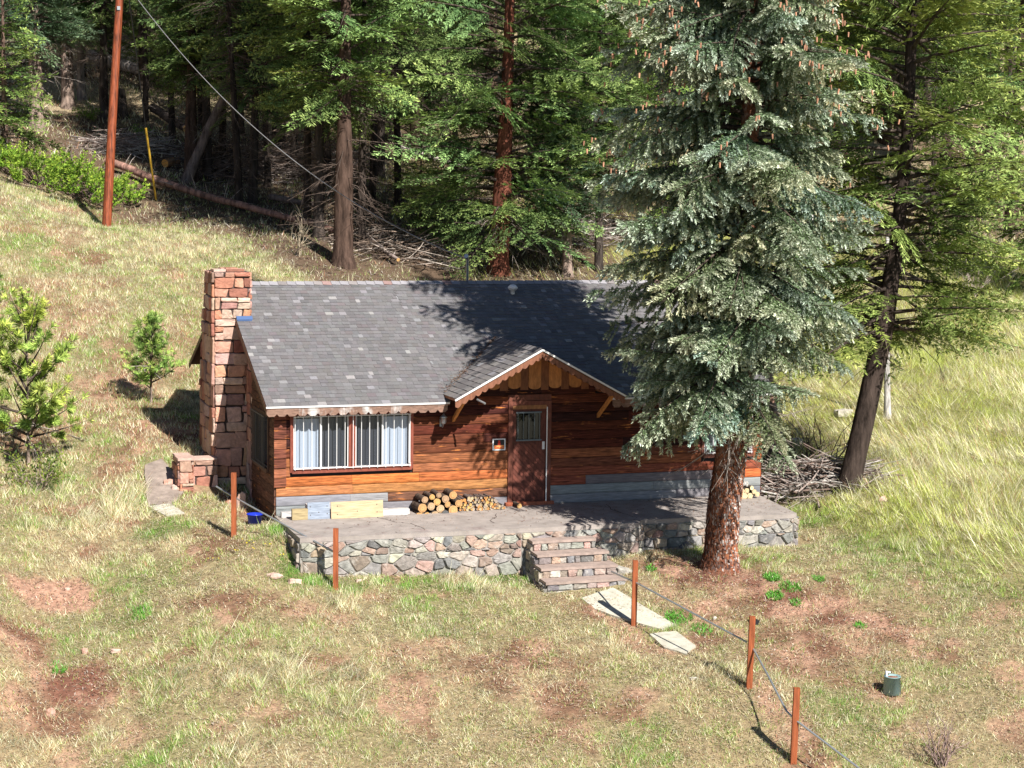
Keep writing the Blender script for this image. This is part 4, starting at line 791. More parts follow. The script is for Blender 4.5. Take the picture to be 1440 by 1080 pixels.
# red-brown needle litter chips under the spruce
def chips(n,x0,x1,y0,y1,cols,L,Wd,name,label,cat,maskf):
    x=rng.uniform(x0,x1,n);y=rng.uniform(y0,y1,n);z=H(x,y);k=inview(x,y,z)&offhouse(x,y)&(rng.random(n)<maskf(x,y)); x,y,z=x[k],y[k],z[k]; n=len(x)
    a=rng.random(n)*6.28; l=L*rng.uniform(.3,1.2,n)/2; w=Wd*rng.uniform(.5,1.2,n)/2; dx,dy=np.cos(a),np.sin(a); tz=rng.normal(0,.25,n)*l
    V=np.empty((n,4,3)); zz=z+.012+rng.random(n)*.02
    V[:,0]=np.c_[x-dx*l,y-dy*l,zz-tz];V[:,1]=np.c_[x-dy*w,y+dx*w,zz+.006];V[:,2]=np.c_[x+dx*l,y+dy*l,zz+tz];V[:,3]=np.c_[x+dy*w,y-dx*w,zz+.006]
    c=np.array(cols)[rng.integers(0,len(cols),n)]*rng.uniform(.7,1.3,n)[:,None]; o=nmesh(name,V.reshape(-1,3),np.arange(4*n).reshape(-1,4),M_ground,np.repeat(c,4,axis=0)); print(name,n); return tag(o,label,cat,kind='stuff')
chips(330000,-8,12.5,-14.5,3,[(.66,.58,.36),(.78,.70,.5),(.5,.42,.26),(.34,.40,.12),(.3,.19,.12)],.13,.009,'straw_thatch','flattened dry straw lying between the grass on the lawn','dry grass',lambda x,y: (.25+.75*sstep(.4,.6,fbm(x,y,.4,2,95)))*(1-.75*patches(DIRT,x,y))*(1-meadow(x,y)))
chips(45000,-8,12.5,-14.5,2,[(.5,.36,.28),(.42,.28,.2),(.58,.52,.45),(.25,.15,.11)],.035,.035,'pebbles','small pebbles and clods on the bare reddish soil','pebbles',lambda x,y: .05+.95*patches(DIRT,x,y))
chips(70000,-8,13,-14,2,[(.26,.10,.06),(.36,.17,.11),(.50,.38,.30),(.16,.08,.06),(.6,.52,.45)],.09,.014,'needle_litter','reddish needle and twig litter over the bare soil','litter',lambda x,y: .12+.88*patches(DIRT,x,y))
chips(60000,-14,60,16,75,[(.42,.36,.31),(.28,.2,.16),(.17,.11,.09),(.5,.45,.4)],.55,.035,'forest_litter','grey and brown sticks littering the forest floor','litter',lambda x,y: forest(x,y)*(.25+.75*sstep(.4,.6,fbm(x,y,3,3,90))))
V=[];C_=[]
for i in range(520):
    t=random.random(); s_=random.gauss(0,.035+.03*(1-t)); X=3.46+t*1.8+s_*.75; Y=-.03+t*2.07-s_*.65; Z=max(EZ+SLOPE*(Y+OF),PPZ-abs(X-PXC)*PSL if Y<2.0 else 0)+.05; a=random.random()*6.28; l=random.uniform(.01,.04); w=random.uniform(.004,.01); dx,dy=math.cos(a),math.sin(a)
    V+=[(X-dx*l,Y-dy*l,Z),(X-dy*w,Y+dx*w,Z+.008),(X+dx*l,Y+dy*l,Z+.006),(X+dy*w,Y-dx*w,Z)]; C_+=[random.choice([(.16,.08,.045),(.10,.055,.035),(.25,.15,.09)])]*4
tag(nmesh('roof_needles',V,np.arange(len(V)).reshape(-1,4),M_ground,np.array(C_)),'brown fallen needles caught along the porch roof valley','litter',kind='stuff')
# ============================================================ TREES
n=1500; x=rng.uniform(0,10.5,n); y=-rng.random(n)**1.3*2.4-.02; k=rng.random(n)<.25+.75*(x>4.5); x,y=x[k],y[k]; n=len(x); a=rng.random(n)*6.28; l=rng.uniform(.01,.045,n); w=rng.uniform(.004,.012,n); dx,dy=np.cos(a),np.sin(a); V=np.empty((n,4,3)); V[:,0]=np.c_[x-dx*l,y-dy*l,np.full(n,.006)];V[:,1]=np.c_[x-dy*w,y+dx*w,np.full(n,.01)];V[:,2]=np.c_[x+dx*l,y+dy*l,np.full(n,.014)];V[:,3]=np.c_[x+dy*w,y-dx*w,np.full(n,.008)]
tag(nmesh('deck_litter',V.reshape(-1,3),np.arange(4*n).reshape(-1,4),M_ground,np.repeat(np.array([(.2,.1,.06),(.35,.22,.14),(.12,.08,.06)])[rng.integers(0,3,n)],4,axis=0)),'small dry twigs and needles scattered on the concrete deck','litter',kind='stuff')
def leafquads(P,D,Nn,ln,wd,col):
    D=D/np.linalg.norm(D,axis=1,keepdims=True); Sd=np.cross(D,Nn); Sd/= (np.linalg.norm(Sd,axis=1,keepdims=True)+1e-9); ln=ln[:,None];wd=wd[:,None]
    V=np.stack([P,P+D*ln*.45+Sd*wd*.5,P+D*ln,P+D*ln*.45-Sd*wd*.5],1); return V.reshape(-1,3),np.repeat(col,4,axis=0)
def rnd(n,s): return rng.normal(0,s,(n,3))
def bough(kind,L,cA,cB,dens=1.0,lsz=1.0,cones=False):
    """one leafy bough pointing along +x, drooping; returns quads + axis points"""
    sag={'fir':.18,'spruce':.22,'pine':-.18,'juniper':-.35}[kind]*rng.uniform(.6,1.5); lift=.10 if kind!='pine' else .1
    ax_=lambda t: np.c_[t*L,np.zeros_like(t),(lift*t-sag*t*t)*L]
    P=[];D=[];N_=[];LL=[];WW=[];TT=[]
    st={'fir':.15,'spruce':.12,'pine':.22,'juniper':.16}[kind]; nt_=max(4,int(L/st)); 
    for i in range(nt_):
        t=(.22 if kind=='spruce' else .18)+(.78 if kind=='spruce' else .82)*(i+rng.random())/nt_
        for s in (-1,1):
            if rng.random()<.12: continue
            tl={'fir':.42*(1-t)**.75*L+.12,'spruce':.30*(1-t)**.6*L+.14,'pine':.28*L*(1-t)+.10,'juniper':.35*L*(1-t)+.15}[kind]*rng.uniform(.6,1.15)
            o=ax_(np.array([t]))[0]; ang=rng.uniform(.7,1.15); dn={'fir':-.12,'spruce':-.55,'pine':.5,'juniper':.5}[kind]+rng.normal(0,.15)
            d=np.array([math.cos(ang),s*math.sin(ang),dn]); d/=np.linalg.norm(d)
            sp={'fir':.055,'spruce':.034,'pine':.03,'juniper':.05}[kind]/dens; n=max(2,int(tl/sp)); 
            if kind=='pine': u=np.sqrt(rng.uniform(.05,1,n*9))
            elif kind=='spruce': u=rng.uniform(.0,1,int(n*6))**.8
            else: u=rng.uniform(.05,1,n*3)
            q=o+d*(u*tl)[:,None]; q[:,2]-= (.25 if kind=='spruce' else .06)*u*u*tl
            m_=len(u); r_=rnd(m_,1); r_-= (r_@d)[:,None]*d; r_/=np.linalg.norm(r_,axis=1,keepdims=True)
            if kind=='fir': dd=d*.8+np.c_[np.zeros(m_),np.zeros(m_),np.zeros(m_)]+np.where(rng.random(m_)[:,None]<.5,1,-1)*np.cross(d,[0,0,1])*.75+rnd(m_,.18); nn=np.array([0,0,1.])+rnd(m_,.35); l=rng.uniform(.06,.13,m_);w=rng.uniform(.018,.032,m_)
            elif kind=='spruce': dd=d*.9+r_*.75; nn=r_+rnd(m_,.4); l=rng.uniform(.045,.090,m_);w=rng.uniform(.017,.029,m_)
            elif kind=='pine': dd=d*.75+r_*.9; nn=r_+rnd(m_,.3); l=rng.uniform(.09,.15,m_);w=rng.uniform(.011,.018,m_)
            else: dd=d*.8+r_*.6; nn=r_+rnd(m_,.4); l=rng.uniform(.08,.14,m_);w=rng.uniform(.03,.045,m_)
            P.append(q);D.append(dd);N_.append(nn);LL.append(l*lsz);WW.append(w*lsz);TT.append(u*.6+.4*t)
    P=np.concatenate(P);D=np.concatenate(D);N_=np.concatenate(N_);LL=np.concatenate(LL);WW=np.concatenate(WW);TT=np.concatenate(TT); n=len(P)
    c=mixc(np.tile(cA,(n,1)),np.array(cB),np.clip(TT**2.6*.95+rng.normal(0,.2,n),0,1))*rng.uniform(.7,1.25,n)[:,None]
    V,C_=leafquads(P,D,N_,LL,WW,c); return V,C_,ax_(np.linspace(0,1,5))
def place(V,az,el,o,s=1.0,roll=0):
    ca,sa,ce,se,cr,sr=math.cos(az),math.sin(az),math.cos(el),math.sin(el),math.cos(roll),math.sin(roll)
    Rx=np.array([[1,0,0],[0,cr,-sr],[0,sr,cr]]);Ry=np.array([[ce,0,-se],[0,1,0],[se,0,ce]]);Rz=np.array([[ca,-sa,0],[sa,ca,0],[0,0,1]])
    return (V*s)@(Rz@Ry@Rx).T+o
def trunkpath(pts,z): # pts: list (z,x,y); linear
    zs=[p[0] for p in pts]; return np.array([np.interp(z,zs,[p[1] for p in pts]),np.interp(z,zs,[p[2] for p in pts]),z])
def make_tree(name,label,cat,kind,hgt,cb,prof,nb,cA,cB,r0,barkcol,path=None,dens=1.,lsz=1.,azf=None,nt=4,loc=(0,0,0),group=None,dead=25,elf=None,barkM=None,deadcol=(.30,.26,.23),cones=0,gap=None,flare=1.25,deadz=None):
    root=thing(name,label,cat,loc,group); path=path or [(-1,0,0),(hgt,rng.normal(0,.15),rng.normal(0,.15))]
    tb=MB(); zs=[-.4,0,.3,.8]+list(np.linspace(1.5,hgt,12)); tb.tube([trunkpath(path,z) for z in zs],[r0*(flare if z<.2 else lerp(1.0,.10,(max(0,z)/hgt)**(.62 if z>4 else .9))) for z in zs],12,barkcol,jit=.05)
    T=[bough(kind,1.0*Lq,cA,cB,dens,lsz) for Lq in np.linspace(.5,1,nt)*max(prof(z) for z in np.linspace(cb,hgt,20))]; Ls=[t[2][-1][0] for t in T]
    Vs=[];Cs=[];ga=0; cz_=[]
    for i in range(nb):
        f=(i+rng.random())/nb; z=cb+(hgt-cb)*(f**1.25); L=prof(z)*(rng.uniform(.72,1.12) if kind!='spruce' else rng.uniform(.42,1.12)**.8); ga+=2.4; az=ga+rng.normal(0,.35)
        if azf:
            k=azf(z,az)
            if k<=0: continue
            L*=k
        if L<.15: continue
        j=int(np.argmin([abs(l-L) for l in Ls])); s=L/Ls[j]; V,Cc,axp=T[j]; el=(elf(z) if elf else lerp(-.12,.35,f))+rng.normal(0,.22 if kind=='spruce' else .20); o=trunkpath(path,z); rl=rng.normal(0,.4)
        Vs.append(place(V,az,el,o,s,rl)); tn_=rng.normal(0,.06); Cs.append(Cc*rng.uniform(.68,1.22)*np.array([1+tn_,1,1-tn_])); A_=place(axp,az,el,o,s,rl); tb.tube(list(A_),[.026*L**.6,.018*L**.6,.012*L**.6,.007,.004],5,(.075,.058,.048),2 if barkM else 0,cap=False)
        if cones and z>cones and L>.8: cz_.append((A_,L))
    dz=deadz or (max(.8,cb*.35),cb+.6)
    for i in range(dead):
        z=rng.uniform(*dz); az=rng.random()*6.28; L=rng.uniform(.4,1.5)*min(1.6,prof(cb+1)*.5+.3); o=Vector(trunkpath(path,z)); e=rng.uniform(-.6,.15); pts=[o]; 
        d=Vector((math.cos(az)*math.cos(e),math.sin(az)*math.cos(e),math.sin(e)))
        for k in range(3): d=(d+Vector((rng.normal(0,.18),rng.normal(0,.18),rng.normal(-.08,.15)))).normalized(); pts.append(pts[-1]+d*L/3)
        tb.tube(pts,[.016,.011,.007,.003],4,jc(deadcol,.3),2 if barkM else 0,cap=False)
        for k in (1,2):
            for s in (-1,1): q=pts[k]; e2=(d+Vector((rng.normal(0,.5),rng.normal(0,.5),rng.normal(-.2,.3)))).normalized(); tb.tube([q,q+e2*L*.3],[.006,.003],3,jc(deadcol,.3),2 if barkM else 0,cap=False)
    if barkM:
        for _ in range(8500):
            z=rng.uniform(-.1,5.5); a_=rng.random()*6.28; c_=Vector(trunkpath(path,z)); rr_=r0*(lerp(1.0,.10,max(0,z)/hgt)+.22*max(0,1-max(z,0)/.35)); n_=Vector((math.cos(a_),math.sin(a_),0)); t_=Vector((-n_.y,n_.x,0)); u_=Vector((0,0,1)); p_=c_+n_*(rr_+.004); w_=rng.uniform(.007,.020); l_=rng.uniform(.012,.045); k_=rng.uniform(.004,.03)
            tb.add([p_-t_*w_-u_*l_,p_+t_*w_-u_*l_*.8+n_*k_,p_+t_*w_*.8+u_*l_+n_*k_*.6,p_-t_*w_*.9+u_*l_],[(0,1,2,3)],jc(random.choice([(.20,.075,.045),(.28,.10,.05),(.34,.27,.24),(.46,.41,.38),(.10,.05,.04),(.32,.12,.055),(.22,.10,.06),(.25,.18,.16)]),.2),1)
    tb.build('trunk',[barkM or M_bark,M_logend,M_bark],root)
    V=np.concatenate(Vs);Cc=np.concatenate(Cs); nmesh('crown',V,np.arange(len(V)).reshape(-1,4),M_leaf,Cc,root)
    if cz_:
        cb_=MB()
        for (A_,L) in cz_:
            for k in range(int(rng.integers(2,7))):
                q=Vector(A_[4])+Vector(tuple(rnd(1,.16)[0])); cb_.tube([q,q-Vector((rng.normal(0,.01),rng.normal(0,.01),.09))],[.02,.014],5,jc((.42,.22,.14),.25))
        cb_.build('cones',M_logend,root)
    print(name,len(V)//4); return root
def dup(root,loc,label,group=None,rz=0,s=1.,lean=(0,0)):
    r=root.copy(); COL.objects.link(r); r.location=loc; r.rotation_euler=(lean[0],lean[1],rz); r.scale=(s,s,s); r['label']=label
    if group: r['group']=group
    for ch in root.children: c=ch.copy(); COL.objects.link(c); c.parent=r
    return r
# --- the big blue-green spruce by the terrace
sb=hit(1012,800); sb=Vector((sb.x,sb.y,h(sb.x,sb.y)))
def sprof(z): return float(np.interp(z,[2.4,3.2,4.5,6.5,8.5,11,15,20,26],[1.6,2.3,2.65,2.7,2.6,2.35,2.0,1.3,.2]))
def sazf(z,az):
    a=(az%(2*math.pi)); left=math.cos(a-math.pi) # towards -x
    if z<3.9: return 1.0 if left>-.2 else 0
    if z<4.6 and left<.1: return .6 if z>4.1 else 0
    if 4.2<z<6.8 and rng.random()<.14: return 0
    return 1.0+.08*left
make_tree('spruce_tree','tall blue-green spruce with scaly orange-grey trunk growing against the terrace front','tree','spruce',26,3.15,sprof,760,(.11,.175,.075),(.64,.70,.56),.31,(.2,.1,.07),
  path=[(-1,-.1,0),(0,0,0),(1.2,.05,0),(2.8,.28,.05),(5,.42,.1),(26,.6,.2)],loc=sb,nt=4,azf=sazf,dead=34,elf=lambda z:float(np.interp(z,[2.7,5,9,26],[-.02,-.05,.05,.4])),barkM=M_barkscale,cones=8.3,flare=1.3,deadz=(2.3,3.6))
# --- leaning fir at the right
fb=hit(1190,690); fd=dpt(fb)
def ppath(pxs,d,base,ext):
    out=[(-.6,0,0)]; prev=None
    for (x,y) in pxs: q=at(x,y,d)-base; out.append((q.z,q.x,q.y)); 
    a,b=out[-2],out[-1]; out.append((ext,b[1]+(b[1]-a[1])*.3,b[2])); return out
FA,FB=(.14,.20,.045),(.52,.63,.20)
make_tree('leaning_fir','tall fir with dark trunk leaning right beside the brush pile','tree','fir',24,3.4,lambda z: float(np.interp(z,[3.,5,8,11,17,24],[2.9,3.2,3.2,2.9,2.0,.2])),360,FA,FB,.25,(.045,.033,.028),
  path=ppath([(1192,690),(1218,580),(1240,480),(1262,330),(1276,200),(1284,0)],fd,fb,24),loc=fb,dens=.8,lsz=1.35,dead=26,elf=lambda z:float(np.interp(z,[3,6,16],[-.08,.05,.4])),azf=lambda z,az: (0 if math.cos(az+1.9)>.8 and z<10 and rng.random()<.55 else (1.0 if rng.random()<.85 else 0)),deadcol=(.14,.11,.09),deadz=(2.8,7))
# --- background firs: a few built trees, then copies
GRP='firs and pines of the forest behind the cabin'
b0=hit(700,384)
ctr=make_tree('fir_tree','broad bright green fir with reddish trunk directly behind the cabin roof, centre of the forest','tree','fir',19,1.5,lambda z: float(np.interp(z,[1.5,4,8,12,19],[3.4,4.3,4.3,3.4,.2])),230,(.09,.16,.05),(.48,.64,.22),.36,(.15,.055,.036),path=[(-1,0,0),(0,0,0),(6,.25,0),(19,.5,0)],loc=b0,azf=lambda z,az: 0 if (math.cos(az+1.9)>.72 and z<11 and rng.random()<.5) else 1,dens=.85,lsz=1.3,dead=40,group=GRP)
VA=make_tree('fir_tree','dark thick-trunked fir left of the big central fir, reddish on its sunny side','tree','fir',19,5.0,lambda z: float(np.interp(z,[5,8,12,19],[2.2,3.0,2.7,.2])),125,(.09,.16,.045),(.44,.58,.18),.34,(.07,.045,.035),loc=hit(482,372),dens=.6,lsz=1.6,dead=60,group=GRP,deadcol=(.12,.09,.075),deadz=(.8,6))  # bark of the rear firs darkened: forest shade put into its colour
VB=make_tree('fir_tree','straight dark fir trunk with high crown rising from the end of the fallen log','tree','fir',17,4.0,lambda z: float(np.interp(z,[4,7,12,17],[2.1,2.8,2.3,.2])),140,(.09,.16,.05),(.40,.52,.19),.20,(.06,.048,.042),loc=hit(448,335),dens=.6,lsz=1.6,dead=60,group=GRP,deadcol=(.16,.12,.10),deadz=(.8,5))
VC=make_tree('spruce_tree','blue-grey spruce with pale rough trunk at the upper left corner','tree','fir',14,3.2,lambda z: float(np.interp(z,[3,5,9,14],[2.4,2.8,2.1,.2])),140,(.09,.16,.08),(.30,.42,.26),.30,(.24,.18,.15),loc=hit(52,182),dens=.7,lsz=1.5,dead=40,group=GRP,deadcol=(.34,.30,.27),deadz=(1.8,4))
VD=make_tree('fir_tree','slim bright green young fir low behind the right half of the roof','tree','fir',9,.9,lambda z: float(np.interp(z,[0,2,5,9],[1.6,1.9,1.3,.1])),110,(.10,.18,.04),(.44,.56,.15),.13,(.15,.10,.08),loc=hit(930,345),dens=.8,lsz=1.3,dead=12,group=GRP)
BG=[(355,285,VB,.85,'slender dark fir trunk standing just behind the middle of the fallen log'),
 (268,252,VA,.75,'left of the paired dark trunks behind the fallen log'),(292,252,VB,.9,'right of the paired dark trunks behind the fallen log'),
 (146,165,VB,1.0,'slim reddish-brown trunk immediately left of the utility pole'),(96,152,VC,.95,'pale trunk with drooping dead branches right of the corner spruce'),
 (8,235,VD,1.0,'bright green young fir at the left picture edge above the juniper'),(236,82,VA,.9,'far reddish trunk in a sunny gap right of the guy wire'),
 (388,228,VB,.75,'thin far trunk in the gap right of the slender fir'),(412,252,VB,.8,'thin brown trunk just left of the thick straight fir'),
 (583,215,VA,.7,'dark fir trunk half hidden between the reddish trunk and the central fir'),(535,250,VB,.95,'dark fir close behind the thick reddish trunk'),
 (798,388,VC,.62,'small dark-trunked tree behind the roof right of the central fir'),(842,380,VB,.8,'dark trunk just left of the big spruce crown above the roof'),
 (880,300,VA,.95,'full green fir behind the left edge of the spruce crown'),(625,190,VB,1.0,'fir behind the left side of the central fir crown'),
 (770,210,VA,1.0,'tall fir filling the gap right of the central trunk'),(985,240,VA,1.05,'fir hidden mostly behind the middle of the big spruce'),
 (1330,260,VA,1.0,'bushy green fir behind the leaning fir, at right'),(1420,330,VA,.9,'full fir at the right picture edge'),(1180,250,VB,1.05,'fir between the spruce and the leaning fir'),
 (1245,200,VA,1.0,'fir farther up the slope above the leaning fir'),(1390,170,VB,1.1,'tall fir up the slope in the upper right corner'),(320,130,VA,.95,'fir high on the slope above the fallen pale log'),
 (430,150,VA,1.0,'fir high on the slope behind the thick straight fir'),(180,60,VC,1.0,'bluish fir at the top edge right of the utility pole'),(30,90,VA,.9,'dark fir at the top left behind the corner spruce'),(510,140,VB,1.1,'tall fir behind the reddish trunk near the top edge'),(690,140,VA,1.0,'fir at the top edge behind the central fir'),(860,180,VB,1.1,'tall fir left of the spruce top'),(1090,180,VA,1.1,'tall fir behind the spruce top'),
 (115,110,VB,.95,'green fir beyond the pale trunk with dead branches'),(1470,420,VD,1.5,'bright fir partly cut off by the right picture edge'),(1270,160,VA,1.1,'dense fir at the top edge above the leaning fir')]
for i,(px,py,src,s,lab) in enumerate(BG):
    q=hit(px,py); dup(src,q,lab,GRP,rz=i*1.7,s=s*random.uniform(.95,1.05),lean=(random.uniform(-.03,.03),random.uniform(-.03,.03)))
VE=make_tree('pine_tree','slim bare dark trunk with high thin crown just left of the thick reddish fir','tree','fir',18,7.0,lambda z: float(np.interp(z,[7,10,14,18],[1.6,2.2,1.8,.2])),70,(.06,.11,.04),(.26,.36,.12),.15,(.045,.035,.03),loc=hit(432,318),dens=.6,lsz=1.25,dead=150,group=GRP,deadcol=(.13,.10,.085),deadz=(.8,8))
for i,(px,py,s_,lab) in enumerate([(508,352,1.05,'dark bare trunk right of the thick reddish fir near the roof ridge'),(523,300,.95,'thin dark trunk between the thick fir and the central fir, farther back'),(338,296,1.0,'slim dark trunk at the middle of the fallen log, left of the slender fir'),
  (377,262,.9,'thin dark trunk just right of the slender fir'),(312,246,1.0,'bare dark trunk right of the leaning dead trunk'),(243,196,.95,'thin dark trunk behind the guy wire'),(560,290,1.0,'dark bare trunk in the gap left of the central fir crown'),(636,300,.9,'dark bare trunk close left of the central fir trunk'),
  (398,205,.9,'thin dark trunk high in the gap above the slender fir'),(205,172,.9,'dark trunk left of the guy wire, beyond the fallen log'),(283,182,1.0,'dark trunk high behind the leaning dead trunk'),(462,262,1.0,'bare dark trunk behind the straight dark fir'),(772,322,1.0,'dark bare trunk right of the central fir trunk'),(822,296,.95,'dark bare trunk behind the roof, left of the spruce crown'),(340,190,.9,'dark trunk on the upper slope between the cable and the slender fir'),(490,215,.95,'dark trunk on the upper slope behind the thick fir'),(600,165,1.0,'dark trunk high up left of the central fir top'),(1310,330,.8,'slim dark trunk on the slope right of the leaning fir')]):
    dup(VE,hit(px,py),lab,GRP,rz=i*2.1,s=s_,lean=(random.uniform(-.05,.05),random.uniform(-.05,.05)))
for i,(px,py,s_,lab) in enumerate([(592,332,.55,'small bright green fir just above the roof, left of the central fir'),(556,205,.9,'bright young fir high up between the thick fir and the central fir'),(250,128,.9,'bright young fir beyond the yellow guard, on the upper slope'),(330,112,1.0,'bright young fir on the upper slope above the slender fir'),(205,105,.8,'small bright fir just beyond the big pale fallen log'),(745,262,.8,'bright young fir right of the central reddish trunk'),(1010,300,.9,'bright young fir hidden behind the middle of the big spruce'),(472,176,.9,'bright young fir on the upper slope behind the thick reddish fir'),(1385,300,1.0,'bright young fir on the bank near the right edge, above the bare shrub'),(655,120,1.0,'bright young fir at the top behind the central fir crown')]):
    dup(VD,hit(px,py),lab,GRP,rz=i*2.3,s=s_)
# far wood reading as one mass
Vs=[];Cs=[];tr=MB(); T=[bough('fir',2.6,(.08,.14,.05),(.32,.42,.18),.3,2.6) for _ in range(3)]
for i in range(105):
    d=random.uniform(80,150); px=random.uniform(-60,1500); q=at(px,300,d); z0=h(q.x,q.y); o0=np.array([q.x,q.y,z0]); hh_=random.uniform(13,20)
    tr.tube([(q.x,q.y,z0-.5),(q.x,q.y,z0+hh_)],[.25,.05],6,(.07,.055,.045))
    for k in range(34):
        f=(k+random.random())/34; z=1.8+(hh_-1.8)*f; L=(1-f)**.7*1.15+.1; V,C_,_=T[k%3]; Vs.append(place(V,k*2.4+random.random(),lerp(-.1,.4,f),o0+[0,0,z],L)); Cs.append(C_*random.uniform(.8,1.15))
V=np.concatenate(Vs); fo=nmesh('distant_forest',V,np.arange(len(V)).reshape(-1,4),M_leaf,np.concatenate(Cs)); tag(fo,'far fir wood covering the hillside at the top of the picture','forest',kind='stuff'); to=tr.build('far_trunks',M_bark,fo)
# --- dead trunk behind the house right corner with drooping twigs
def snag(name,base,pxs,r0,col,label,ndead,L0=1.2,deadcol=(.35,.31,.28),top=None,zr=(1,5),M=None,cat='dead tree',droop=-.5):
    d=dpt(base); root=thing(name,label,cat,base); P=[(-.4,0,0)]
    for (x,y) in pxs: q=at(x,y,d)-base; P.append((q.z,q.x,q.y))
    zt=P[-1][0]; mb=MB(); zz=[-.4]+list(np.linspace(0,zt,9)); mb.tube([trunkpath(P,z) for z in zz],[r0*(1.15 if z<=0 else lerp(1,.55,z/zt)) for z in zz],10,col,jit=.08); mb.build('trunk',M or M_bark,root)
    if ndead:
        mb=MB()
        for i in range(ndead):
            z=rng.uniform(*zr); az=rng.random()*6.28; L=rng.uniform(.4,1.2)*L0; o=Vector(trunkpath(P,z)); dr=Vector((math.cos(az),math.sin(az),droop+rng.normal(0,.3))).normalized(); pts=[o]
            for k in range(4): dr=(dr+Vector((rng.normal(0,.2),rng.normal(0,.2),rng.normal(-.15 if droop<0 else 0,.15)))).normalized(); pts.append(pts[-1]+dr*L/4)
            mb.tube(pts,[.016,.012,.008,.005,.002],4,jc(deadcol,.3),cap=False)
            for k in (1,2,3):
                for s in range(2): e=(dr+Vector(tuple(rnd(1,.6)[0]))+Vector((0,0,-.3 if droop<0 else 0))).normalized(); mb.tube([pts[k],pts[k]+e*L*.3],[.006,.002],3,jc(deadcol,.3),cap=False)
        mb.build('dead_branches',M_bark,root)
    return root
q=hit(1092,655); snag('dead_tree',q,[(1092,655),(1078,560),(1070,450),(1062,380)],.27,(.20,.155,.135),'grey-brown trunk with hanging dead twigs just behind the right corner of the cabin',70,1.5,(.36,.31,.27),zr=(1.2,5))
q=hit(1248,588); snag('dead_tree',q,[(1248,588),(1247,450),(1248,330)],.09,(.42,.40,.38),'slim pale dead stem right behind the leaning fir',18,.7,zr=(1,5))
q=hit(1140,420); snag('dead_tree',q,[(1140,420),(1142,300)],.10,(.40,.38,.36),'pale dead stem between the spruce and the leaning fir',14,.9,zr=(.5,3))
q=hit(262,255); snag('leaning_dead_trunk',q,[(262,255),(300,165),(330,110),(352,60)],.20,(.17,.13,.115),'grey-brown dead trunk leaning right behind the fallen log, with a fresh orange break',12,1.0,zr=(1.5,5))
q=hit(115,140); snag('dead_tree',q,[(115,140),(112,60)],.2,(.3,.26,.24),'dead tree with a skirt of grey twigs behind the corner spruce',60,1.9,(.42,.38,.36),zr=(1.0,3.5))
q=hit(172,165); snag('stump',q,[(172,165),(170,125)],.28,(.055,.045,.04),'blackened broken stump right of the utility pole',8,.7,(.1,.08,.07),zr=(.2,1),cat='stump')
q=hit(470,372)
# --- fallen logs
def fallen(pa,pb,r0,r1,col,label,n=6,sag=.0,lift=.22,cut=None,branches=10):
    a,b=hit(*pa),hit(*pb); root=thing('fallen_log',label,'fallen log',a); mb=MB(); pts=[]
    for i in range(n+1):
        t=i/n; p=a.lerp(b,t); p.z=lerp(p.z,h(p.x,p.y),.6)+lift; pts.append(p-a)
    mb.tube(pts,[lerp(r0,r1,i/n) for i in range(n+1)],10,col,jit=.06,capmi=1,capcol=cut or (.5,.3,.12)); mb.build('log',[M_bark,M_logend],root)
    if branches:
        mb=MB()
        for i in range(branches):
            t=random.random()*n; k=int(t); o=pts[k].lerp(pts[min(k+1,n)],t-k); d=Vector((random.uniform(-1,1),random.uniform(-1,1),random.uniform(.1,1))).normalized(); mb.tube([o,o+d*.4,o+d*random.uniform(.6,1.1)+Vector((0,0,-.1))],[.022,.014,.005],4,jc((.3,.26,.24),.3),cap=False)
        mb.build('branch_stub',M_bark,root)
fallen((150,238),(478,340),.15,.10,(.27,.155,.125),'long reddish fallen log lying across the slope behind the utility pole',10,branches=22,lift=.3)
fallen((128,92),(275,142),.30,.20,(.46,.42,.40),'big pale barkless fallen log at upper left beyond the utility pole',6,lift=.45)
fallen((215,165),(262,195),.20,.16,(.08,.065,.06),'dark charred fallen log under the guy wire',4,lift=.4)
fallen((232,238),(250,234),.16,.15,(.3,.17,.09),'short orange cut log beside the long fallen log',2,cut=(.65,.32,.08),branches=0)
fallen((505,335),(560,375),.10,.06,(.25,.20,.18),'thin grey fallen trunk among the roots behind the roof ridge',4,branches=8)
fallen((380,285),(455,300),.12,.08,(.2,.15,.13),'brown fallen trunk in the shade right of the slender fir',4,branches=8)
fallen((560,215),(680,250),.13,.09,(.38,.34,.31),'pale fallen trunk glimpsed left of the central fir',4,branches=6)
# --- brush piles
def brush(name,px,py,rx,ry,hh_,n,label,col,L=(.7,1.8)):
    c=hit(px,py); root=Vector((c.x,c.y,c.z)); mb=MB()
    for i in range(n):
        a=random.random()*6.28; q=math.sqrt(random.random()); u,v=math.cos(a)*q*rx,math.sin(a)*q*ry; x=u*_cy+v*_sy; y=-u*_sy+v*_cy
        z=h(c.x+x,c.y+y)-c.z+random.random()**1.2*hh_*(1-q*q*.85)+.04; ang=random.gauss(-.3,.6)+(math.pi if random.random()<.4 else 0); d=Vector((math.cos(ang),math.sin(ang),random.gauss(-.06,.22))).normalized(); l=random.uniform(*L); p=[Vector((x,y,z))-d*l/2]
        for k in range(3): d=(d+Vector((random.gauss(0,.13),random.gauss(0,.13),random.gauss(0,.12)))).normalized(); p.append(p[-1]+d*l/3)
        for w_ in p:
            zz=h(c.x+w_.x,c.y+w_.y)-c.z+.02
            if w_.z<zz: w_.z=zz+.02
        r=random.choice([.006,.010,.016,.024]); mb.tube(p,[r,r*.85,r*.6,r*.3],5,jc(random.choice(col),.25),cap=False)
    return tag(mb.build(name,M_bark,loc=root),label,'brush pile')
